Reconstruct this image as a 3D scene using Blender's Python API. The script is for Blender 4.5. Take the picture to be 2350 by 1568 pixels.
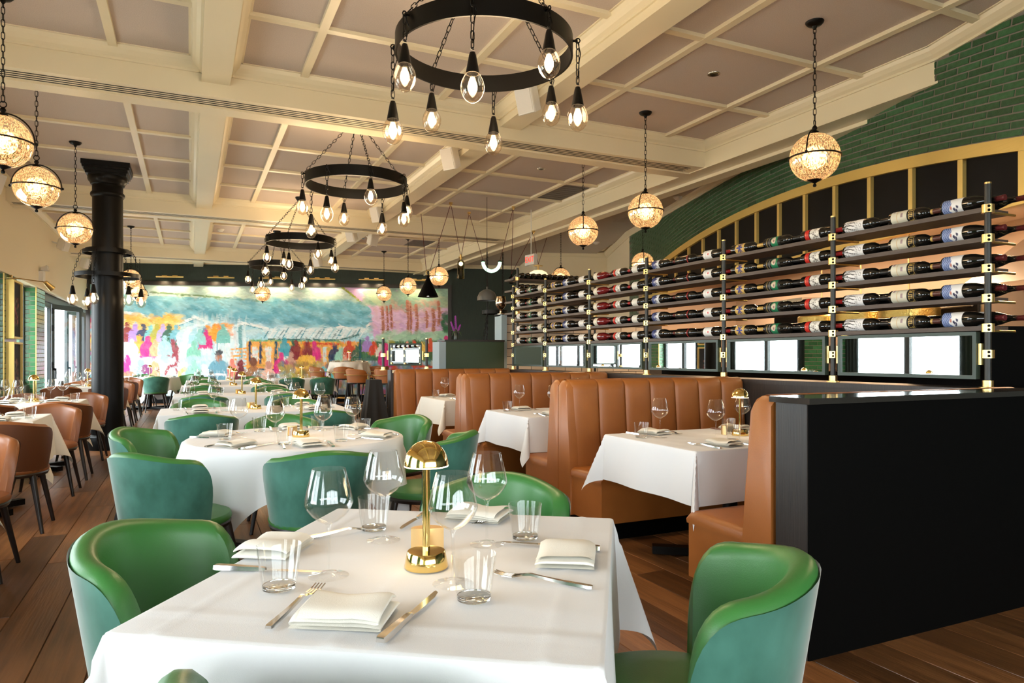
import bpy, math, random
from mathutils import Vector, Matrix
import numpy as np
random.seed(7)
scene = bpy.context.scene
for o in list(bpy.data.objects): bpy.data.objects.remove(o)
COL = scene.collection
PI = math.pi
R = math.radians
# ------------------------------------------------------------------ camera
YAW = 24.92
cd = bpy.data.cameras.new('camera'); cam = bpy.data.objects.new('camera', cd); COL.objects.link(cam)
cd.sensor_width = 36; cd.lens = 1591 / 2350 * 36; cd.clip_start = 0.05; cd.clip_end = 300
cd.shift_y = (818 - 784) / 2350
cam.location = (0, 0, 1.24); cam.rotation_euler = (PI / 2, 0, -R(YAW))
scene.camera = cam
# ------------------------------------------------------------------ world, daylight, exposure
wd = bpy.data.worlds.new('daylight'); scene.world = wd; wd.use_nodes = True
bgn = wd.node_tree.nodes['Background']
bgn.inputs[0].default_value = (0.90, 0.96, 1.0, 1); bgn.inputs[1].default_value = 14.0
vs = scene.view_settings
vs.view_transform = 'Standard'; vs.look = 'None'; vs.gamma = 1.0; vs.use_curve_mapping = False
vs.exposure = 0.14
def window_light(name, loc, rot, sx, sy, power, col=(0.92, 0.97, 1.0)):
    l = bpy.data.lights.new(name, 'AREA'); l.shape = 'RECTANGLE'; l.size = sx; l.size_y = sy
    l.energy = power; l.color = col
    o = bpy.data.objects.new(name, l); o.location = loc; o.rotation_euler = rot; COL.objects.link(o)
    return o
# ------------------------------------------------------------------ helpers
class MB:
    """collects shapes; build() links them as ONE mesh object"""
    def __init__(s): s.v = []; s.f = []; s.c = None
    def add(s, vs, fs, M=None):
        n = len(s.v)
        if M is not None: vs = [tuple(M @ Vector(v)) for v in vs]
        s.v += [tuple(v) for v in vs]; s.f += [tuple(i + n for i in f) for f in fs]; return s
    def box(s, x0, x1, y0, y1, z0, z1, M=None):
        v = [(x, y, z) for z in (z0, z1) for y in (y0, y1) for x in (x0, x1)]
        return s.add(v, [(0, 2, 3, 1), (4, 5, 7, 6), (0, 1, 5, 4), (2, 6, 7, 3), (0, 4, 6, 2), (1, 3, 7, 5)], M)
    def grid(s, fn, nu, nv, cu=False, cv=False, flip=False):
        """fn(u,v) with u,v in 0..1"""
        U = nu if cu else nu + 1; V = nv if cv else nv + 1
        vs_ = [fn(i / nu, j / nv) for i in range(U) for j in range(V)]
        fs = []
        for i in range(nu):
            for j in range(nv):
                a = i * V + j; b = ((i + 1) % U) * V + j; c = ((i + 1) % U) * V + (j + 1) % V; d = i * V + (j + 1) % V
                fs.append((a, d, c, b) if flip else (a, b, c, d))
        return s.add(vs_, fs)
    def lathe(s, prof, n=24, M=None, capb=False, capt=False):
        vs_ = []; fs = []
        m = len(prof)
        for i in range(n):
            a = 2 * PI * i / n
            for (r, z) in prof: vs_.append((r * math.cos(a), r * math.sin(a), z))
        for i in range(n):
            k = (i + 1) % n
            for j in range(m - 1): fs.append((i * m + j, k * m + j, k * m + j + 1, i * m + j + 1))
        if capb: fs.append(tuple(i * m for i in range(n))[::-1])
        if capt: fs.append(tuple(i * m + m - 1 for i in range(n)))
        return s.add(vs_, fs, M)
    def cyl(s, p0, p1, r0, r1=None, n=12):
        r1 = r0 if r1 is None else r1
        p0 = Vector(p0); p1 = Vector(p1); d = p1 - p0; L = d.length
        M = Matrix.Translation(p0) @ d.to_track_quat('Z', 'Y').to_matrix().to_4x4()
        return s.lathe([(r0, 0), (r1, L)], n, M, True, True)
    def tube(s, pts, r, n=6, closed=False):
        pts = [Vector(p) for p in pts]; N = len(pts)
        fr = []; up = None
        for i in range(N):
            a = pts[(i - 1) % N] if (closed or i > 0) else pts[i]
            b = pts[(i + 1) % N] if (closed or i < N - 1) else pts[i]
            t = (b - a).normalized()
            if up is None:
                up = t.orthogonal().normalized()
            else:
                up = (up - t * up.dot(t)).normalized()
            fr.append((up.copy(), t.cross(up)))
        rr = r if isinstance(r, (list, tuple)) else [r] * N
        vs_ = []
        for i in range(N):
            x, y = fr[i]
            for k in range(n):
                a = 2 * PI * k / n
                vs_.append(tuple(pts[i] + x * (rr[i] * math.cos(a)) + y * (rr[i] * math.sin(a))))
        fs = []
        for i in range(N if closed else N - 1):
            j = (i + 1) % N
            for k in range(n):
                l = (k + 1) % n
                fs.append((i * n + k, i * n + l, j * n + l, j * n + k))
        if not closed:
            fs.append(tuple(range(n))[::-1]); fs.append(tuple((N - 1) * n + k for k in range(n)))
        return s.add(vs_, fs)
    def prism(s, poly, z0, z1, M=None):
        n = len(poly)
        v = [(x, y, z0) for x, y in poly] + [(x, y, z1) for x, y in poly]
        f = [tuple(range(n))[::-1], tuple(range(n, 2 * n))] + [(i, (i + 1) % n, n + (i + 1) % n, n + i) for i in range(n)]
        return s.add(v, f, M)
    def sphere(s, c, r, n=16, m=10, sz=1.0):
        c = Vector(c)
        prof = [(r * math.sin(PI * j / m), -r * sz * math.cos(PI * j / m)) for j in range(m + 1)]
        prof[0] = (1e-4, prof[0][1]); prof[-1] = (1e-4, prof[-1][1])
        return s.lathe(prof, n, Matrix.Translation(c))
    def mesh(s, name, mat, smooth=True, colors=None, bevel=0):
        me = bpy.data.meshes.new(name); me.from_pydata(s.v, [], s.f); me.update()
        if mat: me.materials.append(mat)
        if smooth:
            me.polygons.foreach_set('use_smooth', [True] * len(me.polygons))
            try: me.set_sharp_from_angle(angle=R(42))
            except Exception: pass
        if colors is not None:
            ca = me.color_attributes.new('Col', 'FLOAT_COLOR', 'POINT')
            ca.data.foreach_set('color', np.asarray(colors, dtype=np.float32).ravel())
        return me
    def build(s, name, mat, parent=None, smooth=True, colors=None):
        return link(name, s.mesh(name, mat, smooth, colors), parent)
def link(name, me, parent=None, loc=None, rot=None, scale=None):
    o = bpy.data.objects.new(name, me); COL.objects.link(o)
    if parent is not None: o.parent = parent
    if loc is not None: o.location = loc
    if rot is not None: o.rotation_euler = rot
    if scale is not None: o.scale = scale
    return o
def tag(o, label, cat, group=None, kind=None):
    if label: o['label'] = label
    if cat: o['category'] = cat
    if group: o['group'] = group
    if kind: o['kind'] = kind
    return o
def thing(name, label, cat, loc=(0, 0, 0), rz=0, group=None):
    o = bpy.data.objects.new(name, None); COL.objects.link(o); o.empty_display_size = .1
    o.location = loc; o.rotation_euler = (0, 0, rz)
    return tag(o, label, cat, group)
def struct(name, mb, mat, smooth=False):
    o = mb.build(name, mat, None, smooth); o['kind'] = 'structure'; return o
def structE(name, loc=(0, 0, 0)):
    o = bpy.data.objects.new(name, None); COL.objects.link(o); o.location = loc; o['kind'] = 'structure'; return o
def dup(root, loc, rz=None, label=None, group=None):
    r = root.copy(); COL.objects.link(r); r.location = loc
    if rz is not None: r.rotation_euler = (0, 0, rz)
    if label: r['label'] = label
    if group: r['group'] = group
    for ch in KIDS(root):
        c = ch.copy(); COL.objects.link(c); c.parent = r
        for g in KIDS(ch):
            d = g.copy(); COL.objects.link(d); d.parent = c
    return r
_kid = {}
def KIDS(o):
    if o.name not in _kid: _kid[o.name] = list(o.children)
    return _kid[o.name]
def smooth01(x): x = max(0., min(1., x)); return x * x * (3 - 2 * x)
# ------------------------------------------------------------------ materials
def mat(name, col, rough=.5, metal=0., spec=.5, noise=None, bump=None, coat=0, sheen=0, emit=None, trans=0, ior=1.45):
    m = bpy.data.materials.new(name); m.use_nodes = True; nt = m.node_tree; b = nt.nodes['Principled BSDF']
    b.inputs['Base Color'].default_value = (*col, 1); b.inputs['Roughness'].default_value = rough
    b.inputs['Metallic'].default_value = metal
    b.inputs['Specular IOR Level'].default_value = spec
    if coat: b.inputs['Coat Weight'].default_value = coat; b.inputs['Coat Roughness'].default_value = .08
    if sheen: b.inputs['Sheen Weight'].default_value = sheen; b.inputs['Sheen Roughness'].default_value = .35
    if trans: b.inputs['Transmission Weight'].default_value = trans; b.inputs['IOR'].default_value = ior
    if emit: b.inputs['Emission Color'].default_value = (*emit[0], 1); b.inputs['Emission Strength'].default_value = emit[1]
    tc = nt.nodes.new('ShaderNodeTexCoord')
    if noise:                                   # (scale, second colour, detail, stretch, lo, hi)
        mp = nt.nodes.new('ShaderNodeMapping'); nt.links.new(tc.outputs['Object'], mp.inputs[0])
        if noise[3]: mp.inputs['Scale'].default_value = noise[3]
        n = nt.nodes.new('ShaderNodeTexNoise'); n.inputs['Scale'].default_value = noise[0]; n.inputs['Detail'].default_value = noise[2]
        nt.links.new(mp.outputs[0], n.inputs['Vector'])
        r = nt.nodes.new('ShaderNodeValToRGB'); lo, hi = (noise[4], noise[5]) if len(noise) > 4 else (.35, .65)
        r.color_ramp.elements[0].position = lo; r.color_ramp.elements[1].position = hi
        r.color_ramp.elements[0].color = (*col, 1); r.color_ramp.elements[1].color = (*noise[1], 1)
        nt.links.new(n.outputs[0], r.inputs[0]); nt.links.new(r.outputs[0], b.inputs['Base Color'])
    if bump:                                    # (scale, strength, stretch)
        mp = nt.nodes.new('ShaderNodeMapping'); nt.links.new(tc.outputs['Object'], mp.inputs[0])
        if len(bump) > 2: mp.inputs['Scale'].default_value = bump[2]
        n = nt.nodes.new('ShaderNodeTexNoise'); n.inputs['Scale'].default_value = bump[0]; n.inputs['Detail'].default_value = 3
        nt.links.new(mp.outputs[0], n.inputs['Vector'])
        bp = nt.nodes.new('ShaderNodeBump'); bp.inputs['Strength'].default_value = bump[1]; bp.inputs['Distance'].default_value = .01
        nt.links.new(n.outputs[0], bp.inputs['Height']); nt.links.new(bp.outputs[0], b.inputs['Normal'])
    return m
def vary(m, amount=.25, hue=.0):
    """each object made with this material gets its own brightness"""
    nt = m.node_tree; b = nt.nodes['Principled BSDF']
    oi = nt.nodes.new('ShaderNodeObjectInfo'); hs = nt.nodes.new('ShaderNodeHueSaturation')
    mr = nt.nodes.new('ShaderNodeMapRange'); mr.inputs['To Min'].default_value = 1 - amount; mr.inputs['To Max'].default_value = 1 + amount
    nt.links.new(oi.outputs['Random'], mr.inputs['Value']); nt.links.new(mr.outputs[0], hs.inputs['Value'])
    if b.inputs['Base Color'].links:
        l = b.inputs['Base Color'].links[0]; nt.links.new(l.from_socket, hs.inputs['Color'])
    else: hs.inputs['Color'].default_value = b.inputs['Base Color'].default_value
    nt.links.new(hs.outputs[0], b.inputs['Base Color'])
    return m
def emis(name, col, s):
    m = bpy.data.materials.new(name); m.use_nodes = True; nt = m.node_tree
    nt.nodes.remove(nt.nodes['Principled BSDF']); e = nt.nodes.new('ShaderNodeEmission')
    e.inputs[0].default_value = (*col, 1); e.inputs[1].default_value = s
    nt.links.new(e.outputs[0], nt.nodes['Material Output'].inputs[0]); return m
def thin_glass(name, tint=(1, 1, 1), gl=.9, rough=.0, base=.04, speck=None):
    """thin clear glass: see-through, with reflections growing at grazing angles"""
    m = bpy.data.materials.new(name); m.use_nodes = True; nt = m.node_tree
    nt.nodes.remove(nt.nodes['Principled BSDF'])
    t = nt.nodes.new('ShaderNodeBsdfTransparent'); t.inputs[0].default_value = (*tint, 1)
    g = nt.nodes.new('ShaderNodeBsdfGlossy'); g.inputs['Roughness'].default_value = rough; g.inputs[0].default_value = (gl, gl, gl, 1)
    fr = nt.nodes.new('ShaderNodeLayerWeight'); fr.inputs[0].default_value = .5
    pw = nt.nodes.new('ShaderNodeMath'); pw.operation = 'POWER'; pw.inputs[1].default_value = 4.2
    nt.links.new(fr.outputs['Facing'], pw.inputs[0])
    mr = nt.nodes.new('ShaderNodeMapRange'); mr.inputs['To Min'].default_value = base; mr.inputs['To Max'].default_value = .75
    nt.links.new(pw.outputs[0], mr.inputs['Value'])
    mx = nt.nodes.new('ShaderNodeMixShader'); nt.links.new(mr.outputs[0], mx.inputs[0])
    nt.links.new(t.outputs[0], mx.inputs[1]); nt.links.new(g.outputs[0], mx.inputs[2])
    nt.links.new(mx.outputs[0], nt.nodes['Material Output'].inputs[0]); return m
def mercury_glass(name):
    """antiqued silvered glass, mottled, lit from inside"""
    m = bpy.data.materials.new(name); m.use_nodes = True; nt = m.node_tree
    nt.nodes.remove(nt.nodes['Principled BSDF'])
    tc = nt.nodes.new('ShaderNodeTexCoord'); mp = nt.nodes.new('ShaderNodeMapping'); mp.inputs['Scale'].default_value = (1, 1, .4)
    nt.links.new(tc.outputs['Object'], mp.inputs[0])
    n = nt.nodes.new('ShaderNodeTexNoise'); n.inputs['Scale'].default_value = 125; n.inputs['Detail'].default_value = 6
    nt.links.new(mp.outputs[0], n.inputs['Vector'])
    r = nt.nodes.new('ShaderNodeValToRGB'); r.color_ramp.elements[0].position = .42; r.color_ramp.elements[1].position = .58
    nt.links.new(n.outputs[0], r.inputs[0])
    tr = nt.nodes.new('ShaderNodeBsdfTransparent'); tr.inputs[0].default_value = (.90, .74, .56, 1)
    tl = nt.nodes.new('ShaderNodeBsdfTranslucent'); tl.inputs[0].default_value = (.78, .58, .40, 1)
    g = nt.nodes.new('ShaderNodeBsdfGlossy'); g.inputs['Roughness'].default_value = .05; g.inputs[0].default_value = (.86, .76, .64, 1)
    m1 = nt.nodes.new('ShaderNodeMixShader'); m1.inputs[0].default_value = .45
    nt.links.new(tr.outputs[0], m1.inputs[1]); nt.links.new(tl.outputs[0], m1.inputs[2])
    mr = nt.nodes.new('ShaderNodeMapRange'); mr.inputs['To Min'].default_value = .30; mr.inputs['To Max'].default_value = .92
    nt.links.new(r.outputs[0], mr.inputs['Value'])
    m2 = nt.nodes.new('ShaderNodeMixShader'); nt.links.new(mr.outputs[0], m2.inputs[0])
    nt.links.new(m1.outputs[0], m2.inputs[1]); nt.links.new(g.outputs[0], m2.inputs[2])
    nt.links.new(m2.outputs[0], nt.nodes['Material Output'].inputs[0]); return m
def vcol(name, rough=.6, spec=.3):
    m = mat(name, (1, 1, 1), rough, 0, spec); nt = m.node_tree
    a = nt.nodes.new('ShaderNodeVertexColor'); a.layer_name = 'Col'
    nt.links.new(a.outputs[0], nt.nodes['Principled BSDF'].inputs['Base Color']); return m
M = {}
M['cream'] = mat('cream_paint', (.80, .70, .49), .35, noise=(1.5, (.78, .68, .47), 2, None))
M['creamwall'] = mat('cream_wall', (.82, .71, .50), .6)
M['panel'] = mat('fabric_panel', (.60, .505, .435), .95, noise=(160, (.52, .435, .375), 2, None), bump=(260, .3))
M['plaster'] = mat('plain_ceiling', (.50, .44, .37), .9)
M['void'] = mat('dark_void', (.004, .004, .004), .9)
M['green_wall'] = mat('dark_green_wall', (.016, .032, .022), .55, noise=(60, (.012, .025, .017), 3, (1, 1, .1)))
M['black'] = mat('black_metal', (.004, .0036, .0033), .38, 0, .18)
M['blackwood'] = mat('black_wood', (.016, .012, .010), .42, noise=(6, (.024, .018, .014), 6, (14, 14, .6)), bump=(12, .15, (14, 14, .5)))
M['blackpaint'] = mat('black_satin', (.0022, .002, .0018), .6, spec=.06)
M['frame'] = mat('window_frame', (.012, .018, .020), .4)
M['brass'] = mat('brushed_brass', (.78, .56, .22), .28, 1.)
M['brassband'] = mat('satin_brass_strip', (.80, .58, .18), .45, .55, bump=(3, .1, (1, 1, 40)))
M['gold'] = mat('polished_brass', (.86, .62, .22), .10, 1.)
M['steel'] = mat('cutlery_steel', (.72, .70, .67), .14, 1.)
M['kitchensteel'] = mat('kitchen_steel', (.6, .58, .55), .35, 1.)
M['mirror'] = mat('mirror', (.93, .96, .94), .012, 1.)
M['cloth'] = mat('white_linen', (.715, .712, .715), .85, sheen=.08, bump=(700, .12))
M['clothivory'] = mat('ivory_linen', (.74, .69, .60), .85, sheen=.1, bump=(700, .12))
for k_ in ('cloth', 'clothivory'):                        # soft wrinkles on top of the weave
    nt_ = M[k_].node_tree; bp_ = [n for n in nt_.nodes if n.type == 'BUMP'][0]
    tc_ = [n for n in nt_.nodes if n.type == 'TEX_COORD'][0]
    mp_ = nt_.nodes.new('ShaderNodeMapping'); mp_.inputs['Scale'].default_value = (1, 1.3, .8); nt_.links.new(tc_.outputs['Object'], mp_.inputs[0])
    nn_ = nt_.nodes.new('ShaderNodeTexNoise'); nn_.inputs['Scale'].default_value = 3.5; nn_.inputs['Detail'].default_value = 1; nn_.inputs['Distortion'].default_value = .4
    nt_.links.new(mp_.outputs[0], nn_.inputs['Vector'])
    b2_ = nt_.nodes.new('ShaderNodeBump'); b2_.inputs['Strength'].default_value = .42; b2_.inputs['Distance'].default_value = .035
    nt_.links.new(nn_.outputs[0], b2_.inputs['Height']); nt_.links.new(b2_.outputs[0], bp_.inputs['Normal'])
M['napkin'] = mat('napkin_linen', (.80, .77, .69), .9, bump=(600, .15))
M['gleather'] = mat('green_leather', (.036, .160, .032), .40, bump=(300, .06))
M['velvet'] = mat('green_velvet', (.018, .100, .068), .8, sheen=1., noise=(8, (.050, .180, .135), 7, (1, 1, .7), .36, .68))
M['bleather'] = mat('tan_leather', (.34, .112, .022), .40, noise=(5, (.30, .096, .018), 4, None), bump=(260, .08))
M['bleather2'] = mat('brown_leather', (.23, .072, .018), .42, bump=(260, .06))
M['bouter'] = mat('dark_brown_leather', (.105, .032, .009), .42, bump=(260, .06))
M['legs'] = mat('dark_leg_wood', (.016, .010, .008), .38)
M['wineglass'] = thin_glass('wine_glass', (.985, .99, .99), .95, 0, .035)
M['bulbglass'] = thin_glass('seeded_glass', (1., .93, .84), .85, .08, .16)
M['pane'] = thin_glass('window_pane', (.97, .99, .99), .9, 0, .03)
M['smoked'] = thin_glass('smoked_glass', (.35, .32, .18), .8, 0, .06)
M['mercury'] = mercury_glass('mercury_glass')
M['filament'] = emis('bulb_filament', (1., .76, .46), 17)
M['globebulb'] = emis('globe_bulb', (1., .72, .40), 30)
M['led'] = emis('lamp_led', (1., .80, .55), 6)
M['spot'] = emis('picture_spot', (1., .80, .45), 25)
M['neon'] = emis('neon_tube', (.62, 1., .70), 2.2)
M['plasticwhite'] = mat('white_plastic', (.75, .72, .66), .4)
M['bottle'] = mat('dark_bottle_glass', (.006, .006, .005), .04, 0, .6)
M['redbottle'] = mat('red_bottle_glass', (.13, .006, .008), .05, 0, .6)
M['shelf'] = mat('rack_shelf_wood', (.060, .040, .030), .5, noise=(5, (.085, .058, .042), 5, (14, .8, 14)), bump=(8, .12, (14, 1, 14)))
M['post'] = mat('rack_post_paint', (.018, .017, .013), .45)
# ================================================================== STRUCTURE
CZ = 3.80            # coffer panel height
XL = -2.42           # left wall plane
YB = -4.2            # wall behind the camera
# ---- floor: boards running along the room
M['gap'] = mat('floor_gap', (.02, .012, .008), .9)
M['plank'] = vary(mat('oak_board', (.235, .099, .034), .33, noise=(3.2, (.10, .038, .013), 8, (9, .55, 1), .36, .74), bump=(10, .18, (10, .5, 1))), .45)
nt = M['plank'].node_tree
_oi = nt.nodes.new('ShaderNodeObjectInfo'); _ml = nt.nodes.new('ShaderNodeMath'); _ml.operation = 'MULTIPLY'; _ml.inputs[1].default_value = 57
nt.links.new(_oi.outputs['Random'], _ml.inputs[0])
for n in nt.nodes:
    if n.type == 'MAPPING':
        cx = nt.nodes.new('ShaderNodeCombineXYZ'); nt.links.new(_ml.outputs[0], cx.inputs[0]); nt.links.new(_ml.outputs[0], cx.inputs[1])
        nt.links.new(cx.outputs[0], n.inputs['Location'])
floor = struct('floor', MB().box(-3.2, 11, YB, 22.5, -.06, -.006), M['gap'])
PW = .205; rnd = random.Random(3)
planks = []
x = -2.62
row = 0
while x < 8.4:
    y = YB - rnd.random() * 2
    while y < 22:
        L = rnd.choice((1.7, 2.0, 2.3, 2.6))
        planks.append((x + PW / 2, max(y, YB), min(y + L, 22.)))
        y += L
    x += PW; row += 1
def pl_vis(p):       # larger on screen first
    yc = (p[1] + p[2]) / 2; t = R(YAW); d = p[0] * math.sin(t) + yc * math.cos(t); l = p[0] * math.cos(t) - yc * math.sin(t)
    if d < .6: return 99 + abs(d)
    pen = 0 if abs(l / d) < .80 else 40
    if p[0] > 4.3: pen += 30
    return d + pen
planks.sort(key=pl_vis)
def plank_mb(mb, xc, y0, y1, w=PW):
    b = .0025; x0, x1 = xc - w / 2 + .001, xc + w / 2 - .001; y0 += .001; y1 -= .001
    v = [(x0, y0, -.006), (x1, y0, -.006), (x1, y1, -.006), (x0, y1, -.006),
         (x0 + b, y0 + b, 0), (x1 - b, y0 + b, 0), (x1 - b, y1 - b, 0), (x0 + b, y1 - b, 0)]
    return mb.add(v, [(4, 5, 6, 7), (0, 1, 5, 4), (1, 2, 6, 5), (2, 3, 7, 6), (3, 0, 4, 7)])
_pm = {}
for p in planks[:300]:
    L = round(p[2] - p[1], 3)
    if L not in _pm: _pm[L] = plank_mb(MB(), 0, -L / 2, L / 2).mesh('plank', M['plank'], False)
    link('plank', _pm[L], floor, (p[0], (p[1] + p[2]) / 2, 0))
mb = MB()
for p in planks[300:]: plank_mb(mb, *p)
o = mb.build('planks_beyond', M['plank'], floor, False); o['kind'] = 'stuff'
# ---- ceiling: slab, fabric panels, battens
ceil = struct('ceiling', MB().box(-3.4, 11, YB, 22.5, CZ + .03, CZ + .15), M['cream'])
XC = [(XL, .09), (.32, 2.91), (3.15, 5.60)]                       # coffers across
XB = [(-1.85, -.57), (.94, 2.24), (3.74, 4.98)]                   # long battens in each
YC = [(YB, .95), (1.43, 6.56), (7.04, 12.20), (12.68, 17.70), (18.18, 22.2)]
YBT = [(-2.6, -1.2, 0), (2.15, 3.27, 4.38, 5.50), (8.87, 9.98, 11.09), (14.46, 15.57, 16.68), (19.9, 21.0)]
BW = .033
_cm = {}
def cbox(name, x0, x1, y0, y1, z0, z1, m, parent):
    k = (name, round(x1 - x0, 3), round(y1 - y0, 3), round(z1 - z0, 3))
    if k not in _cm:
        _cm[k] = MB().box(-(x1 - x0) / 2, (x1 - x0) / 2, -(y1 - y0) / 2, (y1 - y0) / 2, 0, z1 - z0).mesh(name, m, False)
    return link(name, _cm[k], parent, ((x0 + x1) / 2, (y0 + y1) / 2, z0))
for ci, (xa, xb) in enumerate(XC):
    for bi, (ya, yb) in enumerate(YC):
        xs = [xa] + list(XB[ci]) + [xb]; ys = [ya] + list(YBT[bi]) + [yb]
        for i in range(len(xs) - 1):
            for j in range(len(ys) - 1):
                cbox('ceiling_panel', xs[i] + .012, xs[i + 1] - .012, ys[j] + .012, ys[j + 1] - .012, CZ - .003, CZ + .028, M['panel'], ceil)
        for xx in XB[ci]: cbox('batten', xx - BW, xx + BW, ya, yb, CZ - .035, CZ + .02, M['cream'], ceil)
        for yy in YBT[bi]:
            for i in range(len(xs) - 1):
                cbox('batten', xs[i] + (BW if i else 0), xs[i + 1] - (BW if i < len(xs) - 2 else 0), yy - BW, yy + BW, CZ - .033, CZ + .02, M['cream'], ceil)
# ---- beams with crown mouldings
CROWN = [(0, 0), (0, -.125), (.018, -.125), (.018, -.105), (.045, -.085), (.072, -.052), (.085, -.022), (.10, -.022), (.10, 0)]
def crown(p0, p1, nrm, z=CZ + .01, prof=CROWN, k=1.0):
    """moulding along p0->p1 on the face whose outward normal is nrm"""
    p0 = Vector((*p0, 0)); p1 = Vector((*p1, 0)); n = Vector((*nrm, 0)); mb = MB()
    vs_ = [tuple(p0 + n * (a * k) + Vector((0, 0, z + b * k))) for a, b in prof] + [tuple(p1 + n * (a * k) + Vector((0, 0, z + b * k))) for a, b in prof]
    N = len(prof)
    return mb.add(vs_, [(i, (i + 1) % N, N + (i + 1) % N, N + i) for i in range(N)] + [tuple(range(N)), tuple(range(N, 2 * N))[::-1]])
nb = 0
def trim(mb, m=None, smooth=False):
    global nb; nb += 1
    return struct('trim_%d' % nb, mb, m or M['cream'], smooth)
M['slot'] = mat('diffuser_slot', (.01, .01, .01), .8)
for k in range(4):                                    # beams across the room
    y0, y1 = YC[k][1], YC[k + 1][0]
    bm_ = trim(MB().box(XL, 5.60, y0, y1, 3.50, CZ + .03))
    for i in range(3):
        c = crown((XC[i][0], y0), (XC[i][1], y0), (0, -1)).build('crown', M['cream'], bm_, False)
        c = crown((XC[i][0], y1), (XC[i][1], y1), (0, 1)).build('crown', M['cream'], bm_, False)
    for i in range(4):                                # linear slot diffuser in the underside
        yy = y0 + .075 + i * .048
        MB().box(XL + .05, 5.45, yy, yy + .017, 3.4985, 3.503).build('slot', M['slot'], bm_, False)
    MB().box(XL, 5.6, y0 + .275, y1 - .02, 3.488, 3.502).build('fillet', M['cream'], bm_, False)
for i in range(2):                                    # beams along the room
    x0, x1 = XC[i][1], XC[i + 1][0]
    bm_ = trim(MB().box(x0, x1, YB, 22, 3.615, CZ + .03))
    for (ya, yb) in YC:
        crown((x0, ya), (x0, yb), (-1, 0)).build('crown', M['cream'], bm_, False)
        crown((x1, ya), (x1, yb), (1, 0)).build('crown', M['cream'], bm_, False)
# right fascia beam, ends where it meets the brick wall
BP = Vector((5.60, 3.72)); BA = R(17.4); BU = Vector((math.sin(BA), math.cos(BA))); BN = Vector((-BU.y, BU.x))   # normal to the room
def bw(s): p = BP + BU * s; return (p.x, p.y)
fb = trim(MB().prism([(5.60, 3.735), (5.60, 22), (6.05, 22), (6.05, 5.14)], 3.50, CZ + .03))
for (ya, yb) in YC[1:]:
    crown((5.60, max(ya, 3.72)), (5.60, yb), (-1, 0)).build('crown', M['cream'], fb, False)
MB().prism([(5.585, 3.7), (5.585, 22), (5.63, 22), (5.63, 3.82)], 3.492, 3.512).build('fillet', M['cream'], fb, False)
MB().prism([(5.86, 4.56), (5.86, 22), (6.05, 22), (6.05, 5.14)], 3.462, 3.5).build('step', M['cream'], fb, False)
# plain ceiling beyond the fascia beam
struct('ceiling_side', MB().prism([(6.05, 5.1), (6.05, 22), (11, 22), (11, 20.6), (6.5, 6.4)], CZ - .02, CZ + .03), M['plaster'])
# ---- left wall: cream upper wall above windows, tiled piers
wl = struct('wall_left', MB().box(XL - .30, XL, YB, 21.1, 2.46, CZ + .03), M['creamwall'])
for (ya, yb) in YC: crown((XL, ya), (XL, min(yb, 21.05)), (1, 0)).build('crown', M['cream'], wl, False)
MB().box(XL - .04, XL + .022, YB, 20.9, 2.44, 2.475).build('soffit_trim', M['cream'], wl, False)
M['grout'] = mat('grout_dark', (.05, .045, .04), .9)
M['groutbeige'] = mat('grout_beige', (.30, .27, .20), .9)
M['gtile'] = vary(mat('green_glazed_tile', (.045, .17, .065), .16, noise=(14, (.06, .20, .085), 3, None), bump=(25, .12)), .28)
def tiles(parent, origin, u, n, W, H, tw, th, g, mtile, name='tile', t=.006, sharemesh={}, skip=None):
    """running-bond tiles on a vertical face"""
    u = Vector(u); n = Vector(n); row = 0; z = 0
    while z < H - .004:
        hh = min(th, H - z)
        x = -tw * .5 if row % 2 else 0.
        while x < W - .004:
            a, b = max(x, 0), min(x + tw, W)
            if b - a > .012 and not (skip and skip(a, b, z, z + hh)):
                key = (name, round(b - a, 3), round(hh, 3), mtile.name)
                if key not in sharemesh:
                    w_, h_ = b - a - g, hh - g; bv = .002
                    v = [(0, 0, 0), (w_, 0, 0), (w_, 0, h_), (0, 0, h_), (bv, -t, bv), (w_ - bv, -t, bv), (w_ - bv, -t, h_ - bv), (bv, -t, h_ - bv)]
                    sharemesh[key] = MB().add(v, [(4, 5, 6, 7), (0, 1, 5, 4), (1, 2, 6, 5), (2, 3, 7, 6), (3, 0, 4, 7)]).mesh(name, mtile, False)
                p = Vector(origin) + u * (a + g / 2) + Vector((0, 0, z + g / 2))
                link(name, sharemesh[key], parent, p, (0, 0, math.atan2(u.y, u.x)))
            x += tw
        z += th; row += 1
PIERS = [(-3.9, -3.0), (-.6, .2), (2.6, 3.4), (5.8, 6.6), (9.0, 9.8), (12.1, 12.9), (14.4, 15.2)]
nwin = 0
for (y0, y1) in PIERS:
    pr = struct('wall_pier', MB().box(XL - .30, XL - .006, y0 + .006, y1, 0, 2.45), M['groutbeige'])
    if y0 > 8:
        tiles(pr, (XL - .006, y0, .0), (0, 1, 0), (1, 0, 0), y1 - y0, 2.44, .20, .076, .008, M['gtile'])
        tiles(pr, (XL - .296, y0 + .006, .0), (1, 0, 0), (0, -1, 0), .285, 2.44, .20, .076, .008, M['gtile'])
    else:
        MB().box(XL - .007, XL, y0, y1, 0, 2.44).build('tile_face', M['gtile'], pr, False)
        MB().box(XL - .296, XL, y0 - .002, y0 + .006, 0, 2.44).build('tile_face', M['gtile'], pr, False)
    MB().box(XL - .012, XL + .004, y0 - .006, y0 + .012, 0, 2.45).build('corner_strip', M['brassband'], pr, False)
M['dado'] = mat('dado_paint', (.03, .05, .04), .5)
wn = 0
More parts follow.
